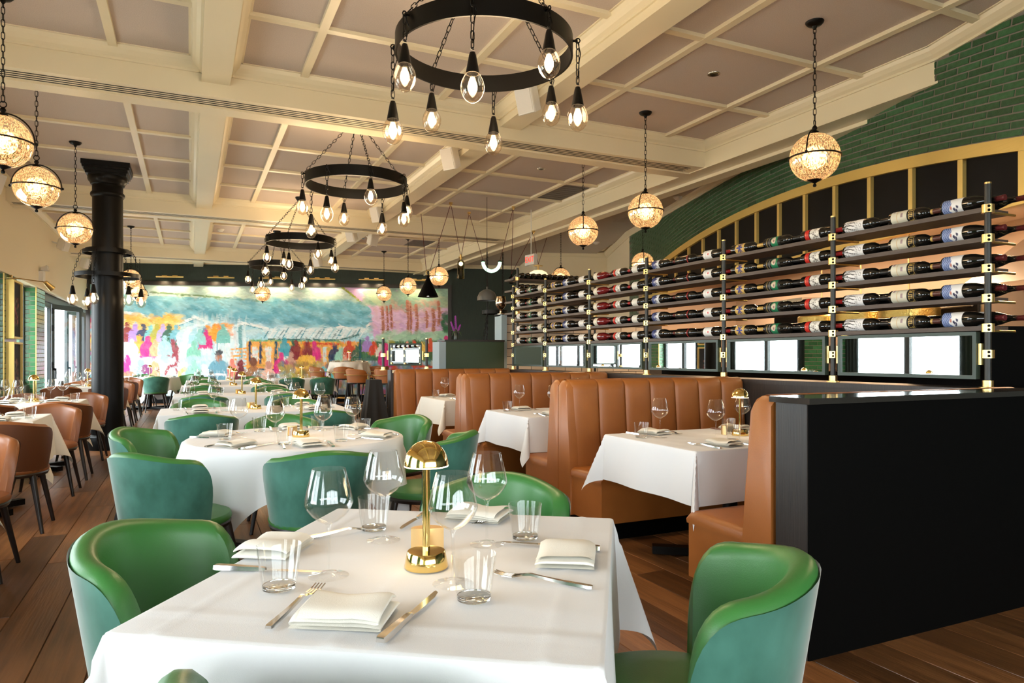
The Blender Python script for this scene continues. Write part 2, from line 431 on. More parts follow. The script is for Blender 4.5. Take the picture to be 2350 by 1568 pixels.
def window(y0, y1, x=XL - .2, z0=.74, z1=2.44, panes=2):
    global wn; wn += 1
    w = struct('window_%d' % wn, MB().box(x - .03, x + .03, y0, y1, z0, z0 + .06).box(x - .03, x + .03, y0, y1, z1 - .06, z1)
               .box(x - .03, x + .03, y0, y0 + .07, z0 + .06, z1 - .06).box(x - .03, x + .03, y1 - .07, y1, z0 + .06, z1 - .06), M['frame'])
    for k in range(1, panes):
        yy = y0 + (y1 - y0) * k / panes
        MB().box(x - .04, x + .04, yy - .05, yy + .05, z0 + .06, z1 - .06).build('mullion', M['frame'], w, False)
    for k in range(panes):
        a = y0 + (y1 - y0) * k / panes; b = y0 + (y1 - y0) * (k + 1) / panes
        MB().box(x - .004, x + .004, a + .05, b - .05, z0 + .05, z1 - .05).build('pane', M['pane'], w, False)
    l = window_light('window_portal', (x - .06, (y0 + y1) / 2, (z0 + z1) / 2), (0, -PI / 2, 0), z1 - z0, y1 - y0, 1)
    l.data.cycles.is_portal = True
    return w
WINS = []
for i in range(len(PIERS) - 1):
    y0, y1 = PIERS[i][1], PIERS[i + 1][0]
    window(y0, y1)
    struct('wall_dado', MB().box(XL - .26, XL - .1, y0, y1, 0, .74), M['dado'])
# folding glass doors at the far left
dn = 0
def door(p0, p1, z1=2.30, shut=True):
    global dn; dn += 1
    p0 = Vector((*p0, 0)); p1 = Vector((*p1, 0)); L = (p1 - p0).length; u = (p1 - p0).normalized()
    Mx = Matrix.Translation(p0) @ Matrix.Rotation(math.atan2(u.y, u.x), 4, 'Z')
    mb = MB(); t = .03
    for (a, b, c, d) in ((0, .10, .02, z1), (L - .10, L, .02, z1), (.10, L - .10, .02, .17), (.10, L - .10, z1 - .1, z1)): mb.box(a, b, -t, t, c, d, Mx)
    dr = struct('door_%d' % dn, mb, M['frame'])
    MB().box(.09, L - .09, -.004, .004, .16, z1 - .09, Mx).build('pane', M['pane'], dr, False)
    hb = MB(); hb.box(.035, .06, -.075, -.03, .95, 1.0, Mx).box(.03, .065, -.085, -.07, .78, 1.0, Mx); hb.build('door_handle', M['blackpaint'], dr, False)
    for z in (.35, 1.0, 1.75, 2.1):
        MB().box(-.012, .02, -.045, -.03, z, z + .12, Mx).build('hinge', M['blackpaint'], dr, False)
    return dr
DY = [15.28, 16.55, 17.82, 19.09, 20.36]
door((XL - .14, DY[0]), (XL - .14, DY[1]))
door((XL - .14, DY[1] + .12), (XL + .25, DY[1] + 1.15))
door((XL - .14, DY[2] + .75), (XL + .1, DY[3] + .55))
door((XL - .14, DY[3] + .62), (XL - .14, DY[4] + .4))
trim(MB().box(XL - .2, XL - .08, 15.2, 20.9, 2.30, 2.46), M['frame'])
l = window_light('door_portal', (XL - .24, 18.0, 1.2), (0, -PI / 2, 0), 2.3, 5.5, 1); l.data.cycles.is_portal = True
# wall behind the camera, with its own windows
bwk = struct('wall_back', MB().box(-2.7, 5.2, YB - .2, YB, 2.6, CZ + .03).box(-2.7, 5.2, YB - .2, YB, 0, .95).box(-2.7, -1.9, YB - .2, YB, .95, 2.6)
             .box(4.4, 5.2, YB - .2, YB, .95, 2.6), M['creamwall'])
def window_b(x0, x1, z0, z1):
    global wn; wn += 1; y = YB - .1; mb = MB()
    for (a, b, c, d) in ((x0, x1, z0, z0 + .06), (x0, x1, z1 - .06, z1), (x0, x0 + .06, z0, z1), (x1 - .06, x1, z0, z1)): mb.box(a, b, y - .03, y + .03, c, d)
    w = struct('window_%d' % wn, mb, M['frame'])
    MB().box(x0 + .05, x1 - .05, y - .004, y + .004, z0 + .05, z1 - .05).build('pane', M['pane'], w, False)
    l = window_light('window_portal', ((x0 + x1) / 2, y - .06, (z0 + z1) / 2), (PI / 2, 0, 0), x1 - x0, z1 - z0, 1); l.data.cycles.is_portal = True
for k in range(3): window_b(-1.9 + 2.1 * k, .2 + 2.1 * k, .95, 2.6)
# ground outside
M['paving'] = mat('pale_paving', (.45, .44, .40), .9)
struct('ground_outside', MB().box(-40, XL - .31, -30, 50, -.2, -.08).box(XL - .31, 12, -30, YB - .25, -.2, -.08), M['paving'])
# ---- far wall (square to the brick wall, not to the beams)
MP = Vector((-.53, 20.43)); MU = Vector((.954, -.2998)); MN = Vector((-MU.y, MU.x)) * -1     # MN faces the room
def mw(s, off=0): p = MP + MU * s + MN * off; return (p.x, p.y)
MM = Matrix.Translation((MP.x, MP.y, 0)) @ Matrix.Rotation(math.atan2(MU.y, MU.x), 4, 'Z')   # local x along wall, -y into the room
fw = struct('wall_far', MB().box(-2.1, 11.5, 0, .2, 0, CZ + .03, MM), M['green_wall'])
for (a, b) in ((-2.0, 6.2), (6.45, 11)):
    p, q = mw(a), mw(b); crown(p, q, (MN.x, MN.y)).build('crown', M['cream'], fw, False)
MB().box(-2.0, 11, -.02, 0, 0, .17, MM).build('skirting', M['blackpaint'], fw, False)
# ---- green glazed brick wall with brass arch over the kitchen pass
S0, S1 = -2.0, 8.5
ARC_R = 22.5; ARC_S = 3.25; ARC_Z = 3.125                         # crown of the brass arch
def arch(s, k=0): return ARC_Z - (ARC_R - math.sqrt(max(ARC_R ** 2 - (s - ARC_S) ** 2, 0))) + k
BM = Matrix.Translation((BP.x, BP.y, 0)) @ Matrix.Rotation(math.atan2(BU.y, BU.x), 4, 'Z')   # local x along the wall, +y into the room
BTOP = 3.72
M['bgrout'] = mat('brick_grout', (.20, .175, .155), .9)
M['brick'] = vary(mat('green_glazed_brick', (.026, .095, .036), .30, noise=(30, (.036, .118, .05), 4, None), bump=(90, .25)), .26)
mb = MB(); n = 60                                                  # backing, follows the arch
vs_ = []
for i in range(n + 1):
    s = S0 + (S1 - S0) * i / n
    for (y, z) in ((0, arch(s)), (0, CZ), (-.25, CZ), (-.25, arch(s))): vs_.append(tuple(BM @ Vector((s, y, z))))
fs_ = [(i * 4 + k, i * 4 + (k + 1) % 4, i * 4 + 4 + (k + 1) % 4, i * 4 + 4 + k) for i in range(n) for k in range(4)]
fs_ += [(0, 1, 2, 3), tuple(n * 4 + k for k in (3, 2, 1, 0))]
mb.add(vs_, fs_)
mb.box(S0, -1.55, -.25, 0, 0, arch(-1.6), BM)
mb.box(7.9, S1, -.25, 0, 0, arch(7.9), BM)
wr = struct('wall_right', mb, M['bgrout'])
crown(bw(-2.0), bw(S1), (BN.x, BN.y), CZ + .01).build('crown', M['cream'], wr, False)
BLk, BHk = .232, .0565
bricks = []
row = 0
while row < 60:
    rad = ARC_R + .05 + BHk * (row + .5)
    a = -(2.0 + ARC_S) / ARC_R - (.5 if row % 2 else 0) * BLk / ARC_R
    while a < (S1 - ARC_S) / ARC_R:
        s = ARC_S + rad * math.sin(a + BLk / ARC_R / 2); z = ARC_Z - ARC_R + rad * math.cos(a + BLk / ARC_R / 2)
        if S0 + .1 < s < S1 - .1 and z < BTOP - .02: bricks.append((s, z, -(a + BLk / ARC_R / 2)))
        a += BLk / ARC_R
    row += 1
def brick_mb(mb, Mx=None):
    w_, h_, t, b = BLk / 2 - .005, BHk / 2 - .005, .006, .002
    v = [(-w_, 0, -h_), (w_, 0, -h_), (w_, 0, h_), (-w_, 0, h_), (-w_ + b, t, -h_ + b), (w_ - b, t, -h_ + b), (w_ - b, t, h_ - b), (-w_ + b, t, h_ - b)]
    return mb.add(v, [(7, 6, 5, 4), (4, 5, 1, 0), (5, 6, 2, 1), (6, 7, 3, 2), (7, 4, 0, 3)], Mx)
bme = brick_mb(MB()).mesh('brick', M['brick'], False)
vis = [b for b in bricks if b[0] > -1.1]; vis.sort(key=lambda b: b[0]); rest = [b for b in bricks if b[0] <= -1.1] + vis[300:]
for (s, z, a) in vis[:300]:
    o = link('brick', bme, wr); o.matrix_local = BM @ Matrix.Translation((s, 0, z)) @ Matrix.Rotation(-a, 4, 'Y')
mb = MB()
for (s, z, a) in rest: brick_mb(mb, BM @ Matrix.Translation((s, 0, z)) @ Matrix.Rotation(-a, 4, 'Y'))
o = mb.build('bricks_beyond', M['brick'], wr, False); o['kind'] = 'stuff'
mb = MB()
for (sa, sb) in ((S0, -1.55), (7.9, S1)):                          # brick facing of the piers below the arch
    for row in range(int(arch(sa) / BHk)):
        s = sa + BLk / 2 - (BLk / 2 if row % 2 else 0)
        while s < sb:
            if sa + BLk * .4 < s < sb - BLk * .4: brick_mb(mb, BM @ Matrix.Translation((s, 0, (row + .5) * BHk)))
            s += BLk
o = mb.build('pier_bricks', M['brick'], wr, False); o['kind'] = 'stuff'
# brass arch band, black panels, brass strips
def arcstrip(s0, s1, k0, k1, y0, y1, n=40):
    mb = MB(); vs_ = []
    for i in range(n + 1):
        s = s0 + (s1 - s0) * i / n
        for (y, k) in ((y0, k0), (y1, k0), (y1, k1), (y0, k1)): vs_.append(tuple(BM @ Vector((s, y, arch(s) + k))))
    fs_ = [(i * 4 + k, i * 4 + 4 + k, i * 4 + 4 + (k + 1) % 4, i * 4 + (k + 1) % 4) for i in range(n) for k in range(4)]
    return mb.add(vs_, fs_)
arcstrip(-1.55, 7.9, -.055, .045, -.02, .022).build('arch_band', M['brassband'], wr, False)
M['blackpanel'] = mat('black_panel', (.006, .005, .0045), .7, spec=.2)
RAILZ = 2.37
STR = [-1.38 + .5625 * k for k in range(17)]
for i in range(len(STR) - 1):
    a, b = STR[i], STR[i + 1]
    mb = MB()
    v = [(a + .02, -.03, RAILZ), (b - .02, -.03, RAILZ), (b - .02, -.03, arch(b) - .03), (a + .02, -.03, arch(a) - .03)]
    v += [(x, -.06, z) for x, y, z in v]
    mb.add([tuple(BM @ Vector(p)) for p in v], [(3, 2, 1, 0), (4, 5, 6, 7), (0, 1, 5, 4), (1, 2, 6, 5), (2, 3, 7, 6), (3, 0, 4, 7)])
    mb.build('panel', M['blackpanel'], wr, False)
for s in STR:
    MB().box(s - .026, s + .026, -.03, .004, RAILZ - .02, arch(s) - .05, BM).build('brass_strip', M['brassband'], wr, False)
MB().box(-1.5, 7.8, -.05, .012, RAILZ - .05, RAILZ + .012, BM).build('lower_rail', M['brassband'], wr, False)
# ---- right wall nearer than the brick, joins the back wall
p = bw(S0)
struct('wall_near_right', MB().prism([(p[0], p[1]), (p[0] + .2, p[1]), (5.2, YB), (5.0, YB)], 0, CZ + .03), M['green_wall'])
# ---- cream return walls beyond the brick wall
struct('wall_return', MB().prism([(7.70, 15.2), (9.42, 14.66), (9.47, 14.8), (7.9, 15.3), (8.6, 17.7), (8.45, 17.75)], 0, CZ + .03), M['creamwall'])
trim(crown((7.70, 15.2), (9.42, 14.66), (-.2998, -.954)))
e = bw(S1)
struct('wall_return_side', MB().prism([(e[0], e[1]), (9.42, 14.66), (9.5, 14.6), (e[0] + .12, e[1] - .05)], 0, CZ + .03), M['creamwall'])
trim(crown((e[0], e[1]), (9.42, 14.66), (-(14.66 - e[1]) / 3.1, (9.42 - e[0]) / 3.1)))
# ================================================================== HANGING LIGHTS AND COLUMN
def chain_mb(p0, p1, pitch=.042, w=.011, r=.0030, mb=None):
    mb = mb or MB(); p0 = Vector(p0); p1 = Vector(p1); d = p1 - p0; L = d.length; n = max(1, round(L / pitch)); pt = L / n
    q = d.to_track_quat('Z', 'Y').to_matrix().to_4x4()
    hl = pt * .62
    for i in range(n):
        Mx = Matrix.Translation(p0 + d * ((i + .5) / n)) @ q @ Matrix.Rotation((i % 2) * PI / 2, 4, 'Z')
        k = hl - w
        pts = [Mx @ Vector(v) for v in ((w, 0, -k), (w, 0, k), (w * .6, 0, hl * .92), (-w * .6, 0, hl * .92), (-w, 0, k), (-w, 0, -k), (-w * .6, 0, -hl * .92), (w * .6, 0, -hl * .92))]
        mb.tube(pts, r, 4, True)
    return mb
SOCK = [(.006, .115), (.014, .112), (.018, .10), (.019, .098), (.036, .006), (.037, 0), (.030, 0)]
BULB = [(.028, .004), (.036, -.010), (.047, -.035), (.0525, -.062), (.0505, -.085), (.043, -.108), (.030, -.128), (.015, -.139), (.0005, -.142)]
FIL = [(.0005, -.014), (.010, -.020), (.019, -.040), (.026, -.064), (.025, -.082), (.015, -.102), (.0005, -.108)]
me_sock = MB().lathe(SOCK, 16).tube([(0, .0, .115 + .012 * 1), (.010, 0, .127), (.0, 0, .139), (-.010, 0, .127)], .003, 5, True).mesh('socket', M['black'])
BULB = [(r * 1.2, z * 1.06) for r, z in BULB]
me_bulb = MB().lathe(BULB, 20).mesh('bulb_glass', M['bulbglass'])
me_fil = MB().lathe(FIL, 12).mesh('filament', M['filament'])
def bulb_at(root, p):
    s = link('socket', me_sock, root, p); link('bulb_glass', me_bulb, s); link('filament', me_fil, s); return s
def warm_point(name, loc, power, parent=None, r=.05):
    l = bpy.data.lights.new(name, 'POINT'); l.energy = power; l.color = (1., .72, .42); l.shadow_soft_size = r
    o = bpy.data.objects.new(name, l); COL.objects.link(o); o.location = loc
    if parent: o.parent = parent
    return o
def make_chandelier(x, y, label, a0):
    RZ = 3.09; RR = .52
    t = thing('ring_chandelier', label, 'chandelier', (x, y, 0), a0, 'ring chandeliers of hanging bulbs down the dining room')
    MB().lathe([(.001, 3.735), (.045, 3.735), (.06, 3.755), (.075, 3.775), (.078, CZ - .003), (.001, CZ - .003)], 24).build('canopy', M['black'], t)
    b = .055
    MB().lathe([(RR, -b), (RR + .012, -b), (RR + .012, b), (RR, b), (RR, -b)], 72, Matrix.Translation((0, 0, RZ))).build('ring', M['black'], t)
    for k in range(4):
        a = k * PI / 2
        chain_mb((0.03 * math.cos(a), .03 * math.sin(a), 3.74), ((RR + .02) * math.cos(a), (RR + .02) * math.sin(a), RZ + .05)).build('chain', M['black'], t, False)
    for k in range(8):
        a = k * PI / 4; c, s_ = math.cos(a), math.sin(a)
        rr = RR + .04
        hk = MB().cyl((RR * c, RR * s_, RZ + .035), (rr * c, rr * s_, RZ + .035), .007, n=6)
        hk.tube([(rr * c + .014 * math.cos(q) * c, rr * s_ + .014 * math.cos(q) * s_, RZ + .035 + .014 * math.sin(q)) for q in [i * PI / 4 for i in range(8)]], .004, 5, True)
        hk.build('hook', M['black'], t)
        zb = (2.90, 2.765, 2.875, 2.68, 2.845, 2.715, 2.895, 2.735)[k]
        cb = chain_mb((rr * c, rr * s_, RZ + .025), (rr * c, rr * s_, zb + .135))
        cb.tube([(rr * c + .004, rr * s_, RZ + .02), (rr * c + .035, rr * s_ + .01, RZ - .03), (rr * c + .012, rr * s_, RZ - .09), (rr * c, rr * s_, zb + .16)], .003, 4)
        cb.build('drop_chain', M['black'], t, False)
        bulb_at(t, (rr * c, rr * s_, zb))
    warm_point('chandelier_glow', (0, 0, 2.70), 60, t, .30)
    return t
for (y, lb, a0) in ((3.86, 'black iron ring chandelier with eight bulbs above the square table', R(16)),
                    (7.40, 'black iron ring chandelier hung just past the first ceiling beam', R(2)),
                    (11.55, 'black iron ring chandelier over the middle green chairs, under its own canopy', R(20)),
                    (14.85, 'black iron ring chandelier hung closest to the mural', R(7))):
    make_chandelier(1.61, y, lb, a0)
# ---- mercury glass globe pendants
GR = .182
def make_globe():
    t = thing('globe_pendant', 'x', 'pendant light')
    top = .235
    MB().sphere((0, 0, 0), GR, 32, 20).build('globe', M['mercury'], t)
    MB().sphere((0, 0, .0), .034, 12, 8, 1.5).build('bulb', M['globebulb'], t)
    bd = MB().lathe([(GR + .001, -.006), (GR + .010, -.004), (GR + .010, .004), (GR + .001, .006)], 40)
    for s in (-1, 1): bd.sphere((s * (GR + .02), 0, 0), .012, 8, 6)
    bd.build('band', M['black'], t)
    yk = [((GR + .014) * math.cos(a), 0, (GR + .022) * math.sin(a)) for a in [PI * i / 24 for i in range(25)]]
    MB().tube(yk, .0055, 6).build('yoke', M['black'], t)
    fn = MB().lathe([(.0005, -GR - .045), (.010, -GR - .042), (.014, -GR - .032), (.010, -GR - .022), (.006, -GR - .016), (.045, -GR + .004), (.055, -GR + .014), (.04, -GR + .006)], 18)
    fn.build('finial', M['black'], t); fn = MB()
    fn.lathe([(.008, GR + .062), (.016, GR + .052), (.020, GR + .04), (.012, GR + .026), (.03, GR + .012), (.034, GR + .0), (.02, GR - .002)], 16)
    fn.tube([(.022 * math.cos(q), 0, GR + .082 + .022 * math.sin(q)) for q in [i * PI / 6 for i in range(12)]], .004, 5, True)
    fn.build('top_cap', M['black'], t)
    zc = CZ - 2.76 - .004
    chain_mb((0, 0, GR + .10), (0, 0, zc - .04), .044, .0105, .0030).build('chain', M['black'], t, False)
    MB().lathe([(.006, zc - .06), (.014, zc - .05), (.02, zc - .035), (.05, zc - .026), (.064, zc - .012), (.068, zc)], 24).build('canopy', M['black'], t)
    return t
GL = [(4.33, 3.83, 25, 'mercury glass globe pendant hanging beside the green brick wall and arch'),
      (4.33, 6.00, 35, 'mercury glass globe pendant over the wine rack, its canopy in front of the beam'),
      (4.33, 7.27, 60, 'mercury glass globe pendant over the wine rack, its chain top hidden by the beam'),
      (4.30, 12.56, 50, 'mercury glass globe pendant hanging behind the black cone lamp'),
      (4.28, 14.55, 40, 'mercury glass globe pendant beside the cone lamp, in front of the painted trees'),
      (4.28, 16.6, 15, 'mercury glass globe pendant in front of the painted tree trunks, closest to the mural'),
      (6.73, 9.4, 60, 'mercury glass globe pendant half hidden by the top rack bottles'),
      (6.5, 11.75, 10, 'mercury glass globe pendant beyond the wine rack under the side ceiling'),
      (-1.20, 5.97, -8, 'mercury glass globe pendant near the left wall, closest of its row to the square table'),
      (-1.25, 7.45, -5, 'mercury glass globe pendant near the left wall, just past the first beam'),
      (-1.24, 9.70, -3, 'mercury glass globe pendant beside the black column'),
      (-1.05, 15.5, 20, 'mercury glass globe pendant just past the black column'),
      (-1.12, 17.9, 20, 'mercury glass globe pendant past the column, second before the mural'),
      (-1.13, 19.5, 20, 'mercury glass globe pendant by the left wall, closest to the mural'),
      (1.61, 17.9, 20, 'mercury glass globe pendant hanging under the last ring chandelier before the mural awning')]
g0 = make_globe(); KIDS(g0)
for i, (x, y, a, lb) in enumerate(GL):
    if i == 0: t = g0; t.location = (x, y, 2.76); t.rotation_euler = (0, 0, R(a)); t['label'] = lb; t['group'] = 'mercury glass globe pendants'
    else:
        for ch in KIDS(g0): KIDS(ch)
        t = dup(g0, (x, y, 2.76), R(a), lb, 'mercury glass globe pendants')
    warm_point('globe_glow', (0, 0, -.0), 5, t, .10)
# ---- black iron column with two ring lights
colm = thing('column', 'black iron column with moulded capital standing among the window tables', 'column', (-1.0, 10.72, 0))
MB().lathe([(.19, .19), (.188, 1.8), (.180, 3.40)], 40).build('shaft', M['black'], colm)
MB().lathe([(.235, 0), (.235, .17), (.225, .185), (.19, .20)], 40).build('base', M['black'], colm)
cp = MB().lathe([(.182, 3.36), (.20, 3.38), (.205, 3.40), (.20, 3.42), (.182, 3.44), (.182, 3.52), (.20, 3.53), (.21, 3.56), (.225, 3.575), (.235, 3.60), (.235, 3.63)], 40)
for (w, z0, z1) in ((.235, 3.63, 3.66), (.25, 3.66, 3.70), (.268, 3.70, 3.735), (.28, 3.735, CZ - .004)): cp.box(-w, w, -w, w, z0, z1)
cp.build('capital', M['black'], colm)
rl = thing('column_ring_light', 'two black iron hoops with hanging bulbs circling the column', 'chandelier', (-1.0, 10.72, 0), R(12))
def hoop(r, z, h, name):
    MB().lathe([(r, -h), (r + .012, -h), (r + .012, h), (r, h), (r, -h)], 56, Matrix.Translation((0, 0, z))).build(name, M['black'], rl)
hoop(.285, 2.63, .022, 'upper_hoop'); hoop(.375, 2.32, .026, 'lower_hoop')
MB().lathe([(.192, 2.655), (.26, 2.655), (.26, 2.675), (.192, 2.675)], 48).build('collar', M['black'], rl)
for k in range(4): MB().box(.19, .29, -.012, .012, 2.62, 2.64, Matrix.Rotation(k * PI / 2 + .4, 4, 'Z')).build('arm', M['black'], rl, False)
for k in range(6):
    a = k * PI / 3; c, s = math.cos(a), math.sin(a)
    chain_mb((.305 * c, .305 * s, 2.64), (.395 * c, .395 * s, 2.33)).build('chain', M['black'], rl, False)
    chain_mb((.395 * c, .395 * s, 2.33), (.40 * c, .40 * s, 2.19)).build('drop_chain', M['black'], rl, False)
    bulb_at(rl, (.40 * c, .40 * s, 2.055))
# ---- red-corded pendants over the wine rack end
M['cord'] = mat('red_cord', (.10, .012, .012), .7)
H = [(3.30, 10.5, 3.5), (3.89, 10.76, 3.77), (4.44, 11.34, 3.77), (4.95, 10.6, 3.77), (5.58, 11.1, 3.49), (6.35, 11.9, 3.78)]
def hook_mb(mb, p): return mb.lathe([(.03, p[2]), (.03, p[2] - .03), (.014, p[2] - .04), (.012, p[2] - .06)], 12, Matrix.Translation((p[0], p[1], 0)))
def pend(name, label, loc): return thing(name, label, 'pendant light', loc)
def rel(t, p): return tuple(Vector(p) - Vector(t.location))
t = pend('cone_pendant', 'matt black cone pendant lamp on two red cords before the mural', (3.49, 10.73, 2.2))
MB().lathe([(.168, 0), (.166, .004), (.022, .31), (.022, .335), (.05, .337), (.05, .345), (.012, .345), (.012, .42), (.0005, .42)], 40).build('shade', M['blackpaint'], t)
MB().tube([(.035 * math.cos(q), 0, .39 + .035 * math.sin(q)) for q in [i * PI / 10 for i in range(20)]], .007, 6, True).build('ring', M['brass'], t)
MB().sphere((0, 0, .05), .04, 12, 8).build('bulb', M['globebulb'], t)
for i, s in ((0, -.03), (1, .03)): MB().tube([(s, 0, .42), rel(t, (H[i][0], H[i][1], H[i][2] - .02))], .0048, 5).build('cord', M['cord'], t)
hook_mb(MB(), rel(t, H[1])).build('ceiling_hook', M['brass'], t)
t = pend('bottle_pendant', 'smoked glass bottle pendant lamp with a lit bulb inside', (4.18, 11.06, 2.56))
MB().lathe([(.062, 0), (.062, .24), (.058, .275), (.045, .30), (.025, .318), (.016, .325)], 28).build('glass', M['smoked'], t)
MB().lathe([(.016, .32), (.016, .36), (.046, .362), (.046, .372), (.018, .374), (.018, .41), (.002, .42)], 18).build('cap', M['brass'], t)
MB().sphere((0, 0, .255), .036, 14, 10).build('bulb', emis('white_bulb', (1., .93, .8), 9), t)
for i, s in ((1, -.01), (2, .01)): MB().tube([(s, 0, .41), rel(t, (H[i][0], H[i][1], H[i][2] - .02))], .0048, 5).build('cord', M['cord'], t)
hook_mb(MB(), rel(t, H[2])).build('ceiling_hook', M['brass'], t)
t = pend('tube_pendant', 'glowing pale green half ring tube lamp slung on red cords', (4.72, 11.0, 2.70))
arcp = [(.135 * math.cos(a), -.055 * math.cos(a), .17 + .16 * math.sin(a)) for a in [PI + PI * i / 24 for i in range(25)]]
MB().tube(arcp, .030, 12).build('tube', M['neon'], t)
for s, i in ((-1, 2), (1, 3)):
    e = (s * .135, -s * .055, .17)
    MB().cyl(e, (e[0], e[1], e[2] + .02), .031, n=12).build('end_cap', M['black'], t)
    MB().tube([(e[0], e[1], e[2] + .02), rel(t, (H[i][0], H[i][1], H[i][2] - .02))], .0048, 5).build('cord', M['cord'], t)
hook_mb(MB(), rel(t, H[3])).build('ceiling_hook', M['brass'], t)
t = pend('spot_pendant', 'small black spot pendant on red cords at the rack corner', (5.05, 10.9, 2.50))
MB().lathe([(.03, 0), (.05, .03), (.05, .10), (.012, .13), (.012, .16)], 18).build('shade', M['blackpaint'], t)
for i in (3, 4): MB().tube([(0, 0, .16), rel(t, (H[i][0], H[i][1], H[i][2] - .02))], .0048, 5).build('cord', M['cord'], t)
hook_mb(MB(), rel(t, H[4])).build('ceiling_hook', M['brass'], t)
t = pend('dome_pendant', 'shallow dome pendant with brass stem and black disc on red cords', (5.83, 11.4, 2.66))
MB().lathe([(.20, 0), (.19, .07), (.15, .13), (.08, .165), (.014, .175)], 28).build('shade', mat('opal_shade', (.9, .8, .6), .4, emit=((1., .75, .4), 1.2)), t)
MB().lathe([(.014, .17), (.014, .24), (.085, .242), (.085, .256), (.012, .258), (.006, .28)], 18).build('stem', M['brass'], t)
for i in (4, 5): MB().tube([(0, 0, .28), rel(t, (H[i][0], H[i][1], H[i][2] - .02))], .0048, 5).build('cord', M['cord'], t)
hook_mb(MB(), rel(t, H[5])).build('ceiling_hook', M['black'], t)
# ---- low hung ring with long chains at the far green wall
t = thing('low_ring_lamp', 'low black ring on four long chains before the dark green wall', 'chandelier', (6.05, 13.9, 0), R(20))
MB().lathe([(.27, 2.16), (.285, 2.16), (.285, 2.24), (.27, 2.24), (.27, 2.16)], 48).build('ring', M['black'], t)
for k in range(4):
    a = k * PI / 2; p = (.24 * math.cos(a), .24 * math.sin(a))
    MB().lathe([(.08, CZ - .021), (.08, CZ - .05), (.03, CZ - .06), (.01, CZ - .1)], 16, Matrix.Translation((p[0], p[1], 0))).build('canopy', M['black'], t)
    chain_mb((p[0], p[1], CZ - .09), (p[0], p[1], 1.25), .07, .013, .004).build('chain', M['black'], t, False)
    for q in (-.25, .25): chain_mb((p[0], p[1], 2.16), (p[0] * 1.5 + q * .3, p[1] * 1.5, 1.2), .07, .012, .0035).build('side_chain', M['black'], t, False)
# ---- loudspeakers on brackets
def speaker(p, d, label, wall):
    d = Vector(d).normalized()
    t = thing('wall_speaker', label, 'speaker', p, math.atan2(d.y, d.x), 'white wall speakers on brackets')
    pr = [(.09, -.09), (.10, .09)]
    b = MB(); vs_ = []
    for (x, w, h) in ((-.10, .055, .07), (-.06, .085, .105), (.05, .095, .125), (.065, .09, .12)):
        vs_ += [(x, -w, -h), (x, w, -h), (x, w, h), (x, -w, h)]
    b.add(vs_, [(i * 4 + k, i * 4 + (k + 1) % 4, i * 4 + 4 + (k + 1) % 4, i * 4 + 4 + k) for i in range(3) for k in range(4)] + [(3, 2, 1, 0), (12, 13, 14, 15)],
          Matrix.Rotation(R(18), 4, 'Y'))
    b.build('cabinet', M['plasticwhite'], t, False)
    MB().box(.066, .072, -.082, .082, -.11, .11, Matrix.Rotation(R(18), 4, 'Y')).build('grille', mat('speaker_grille', (.7, .66, .6), .8), t, False)
    wv = Vector(wall) - Vector(p); wv.rotate(Matrix.Rotation(-math.atan2(d.y, d.x), 3, 'Z'))
    MB().cyl((-.08, 0, .0), wv, .014, n=8).build('bracket', M['plasticwhite'], t)
for (p, d, wl_, lb) in (((2.82, 5.72, 3.60), (-1, -.5), (2.92, 5.80, 3.70), 'white wall speaker on the long beam above the square table'),
                        ((2.80, 7.75, 3.58), (-1, -.6), (2.92, 7.8, 3.68), 'white wall speaker on the long beam just past the first cross beam'),
                        ((2.80, 11.3, 3.58), (-1, -.6), (2.92, 11.4, 3.68), 'white wall speaker on the long beam before the second cross beam'),
                        ((2.80, 13.3, 3.56), (-1, -.8), (2.92, 13.4, 3.66), 'white wall speaker on the long beam past the second cross beam'),
                        ((3.28, 13.6, 3.56), (.5, -1), (3.14, 13.7, 3.66), 'white wall speaker on the far face of the long beam'),
                        ((2.80, 17.2, 3.54), (-1, -.8), (2.92, 17.3, 3.66), 'white wall speaker on the long beam closest to the mural'),
                        ((-2.22, 9.2, 3.43), (1, -.3), (-2.42, 9.2, 3.46), 'white wall speaker on the left wall above the brown chairs'),
                        ((-2.22, 10.6, 3.42), (1, -.3), (-2.42, 10.6, 3.46), 'white wall speaker on the left wall beside the globe pendant'),
                        ((-2.22, 15.9, 3.42), (1, -.5), (-2.42, 15.9, 3.46), 'white wall speaker on the left wall before the far doors'),
                        ((-2.22, 18.9, 3.42), (1, -.5), (-2.42, 18.9, 3.46), 'white wall speaker on the left wall, closest to the mural')):
    speaker(p, d, lb, wl_)
# ---- ceiling fittings
def lit(name, label, cat, loc, mb, m, group=None, smooth=True):
    o = mb.build(name, m, None, smooth); o.location = loc; return tag(o, label, cat, group)
me = mat('chrome_trim', (.6, .58, .55), .2, 1.)
for (x, y, on, lb) in ((4.30, 4.92, 0, 'recessed chrome downlight between two globe pendants'), (4.34, 8.4, 0, 'recessed chrome downlight past the first cross beam, over the rack'),
                       (-1.25, 7.75, 1, 'recessed chrome downlight beside the left globe pendant chain'), (3.4, 15.0, 0, 'recessed chrome downlight in the far ceiling bay'),
                       (-1.1, 14.6, 0, 'recessed chrome downlight in the far left ceiling bay')):
    t = thing('downlight', lb, 'downlight', (x, y, CZ - .004), 0, 'recessed ceiling downlights')
    MB().lathe([(.036, -.003), (.055, -.005), (.058, -.001), (.058, .001)], 24).build('trim_ring', me, t)
    MB().lathe([(.0005, .0), (.037, -.0035)], 20).build('lens', mat('downlight_lens', (.02, .02, .02), .2) if not on else emis('downlight_on', (.5, .6, 1), 3), t)
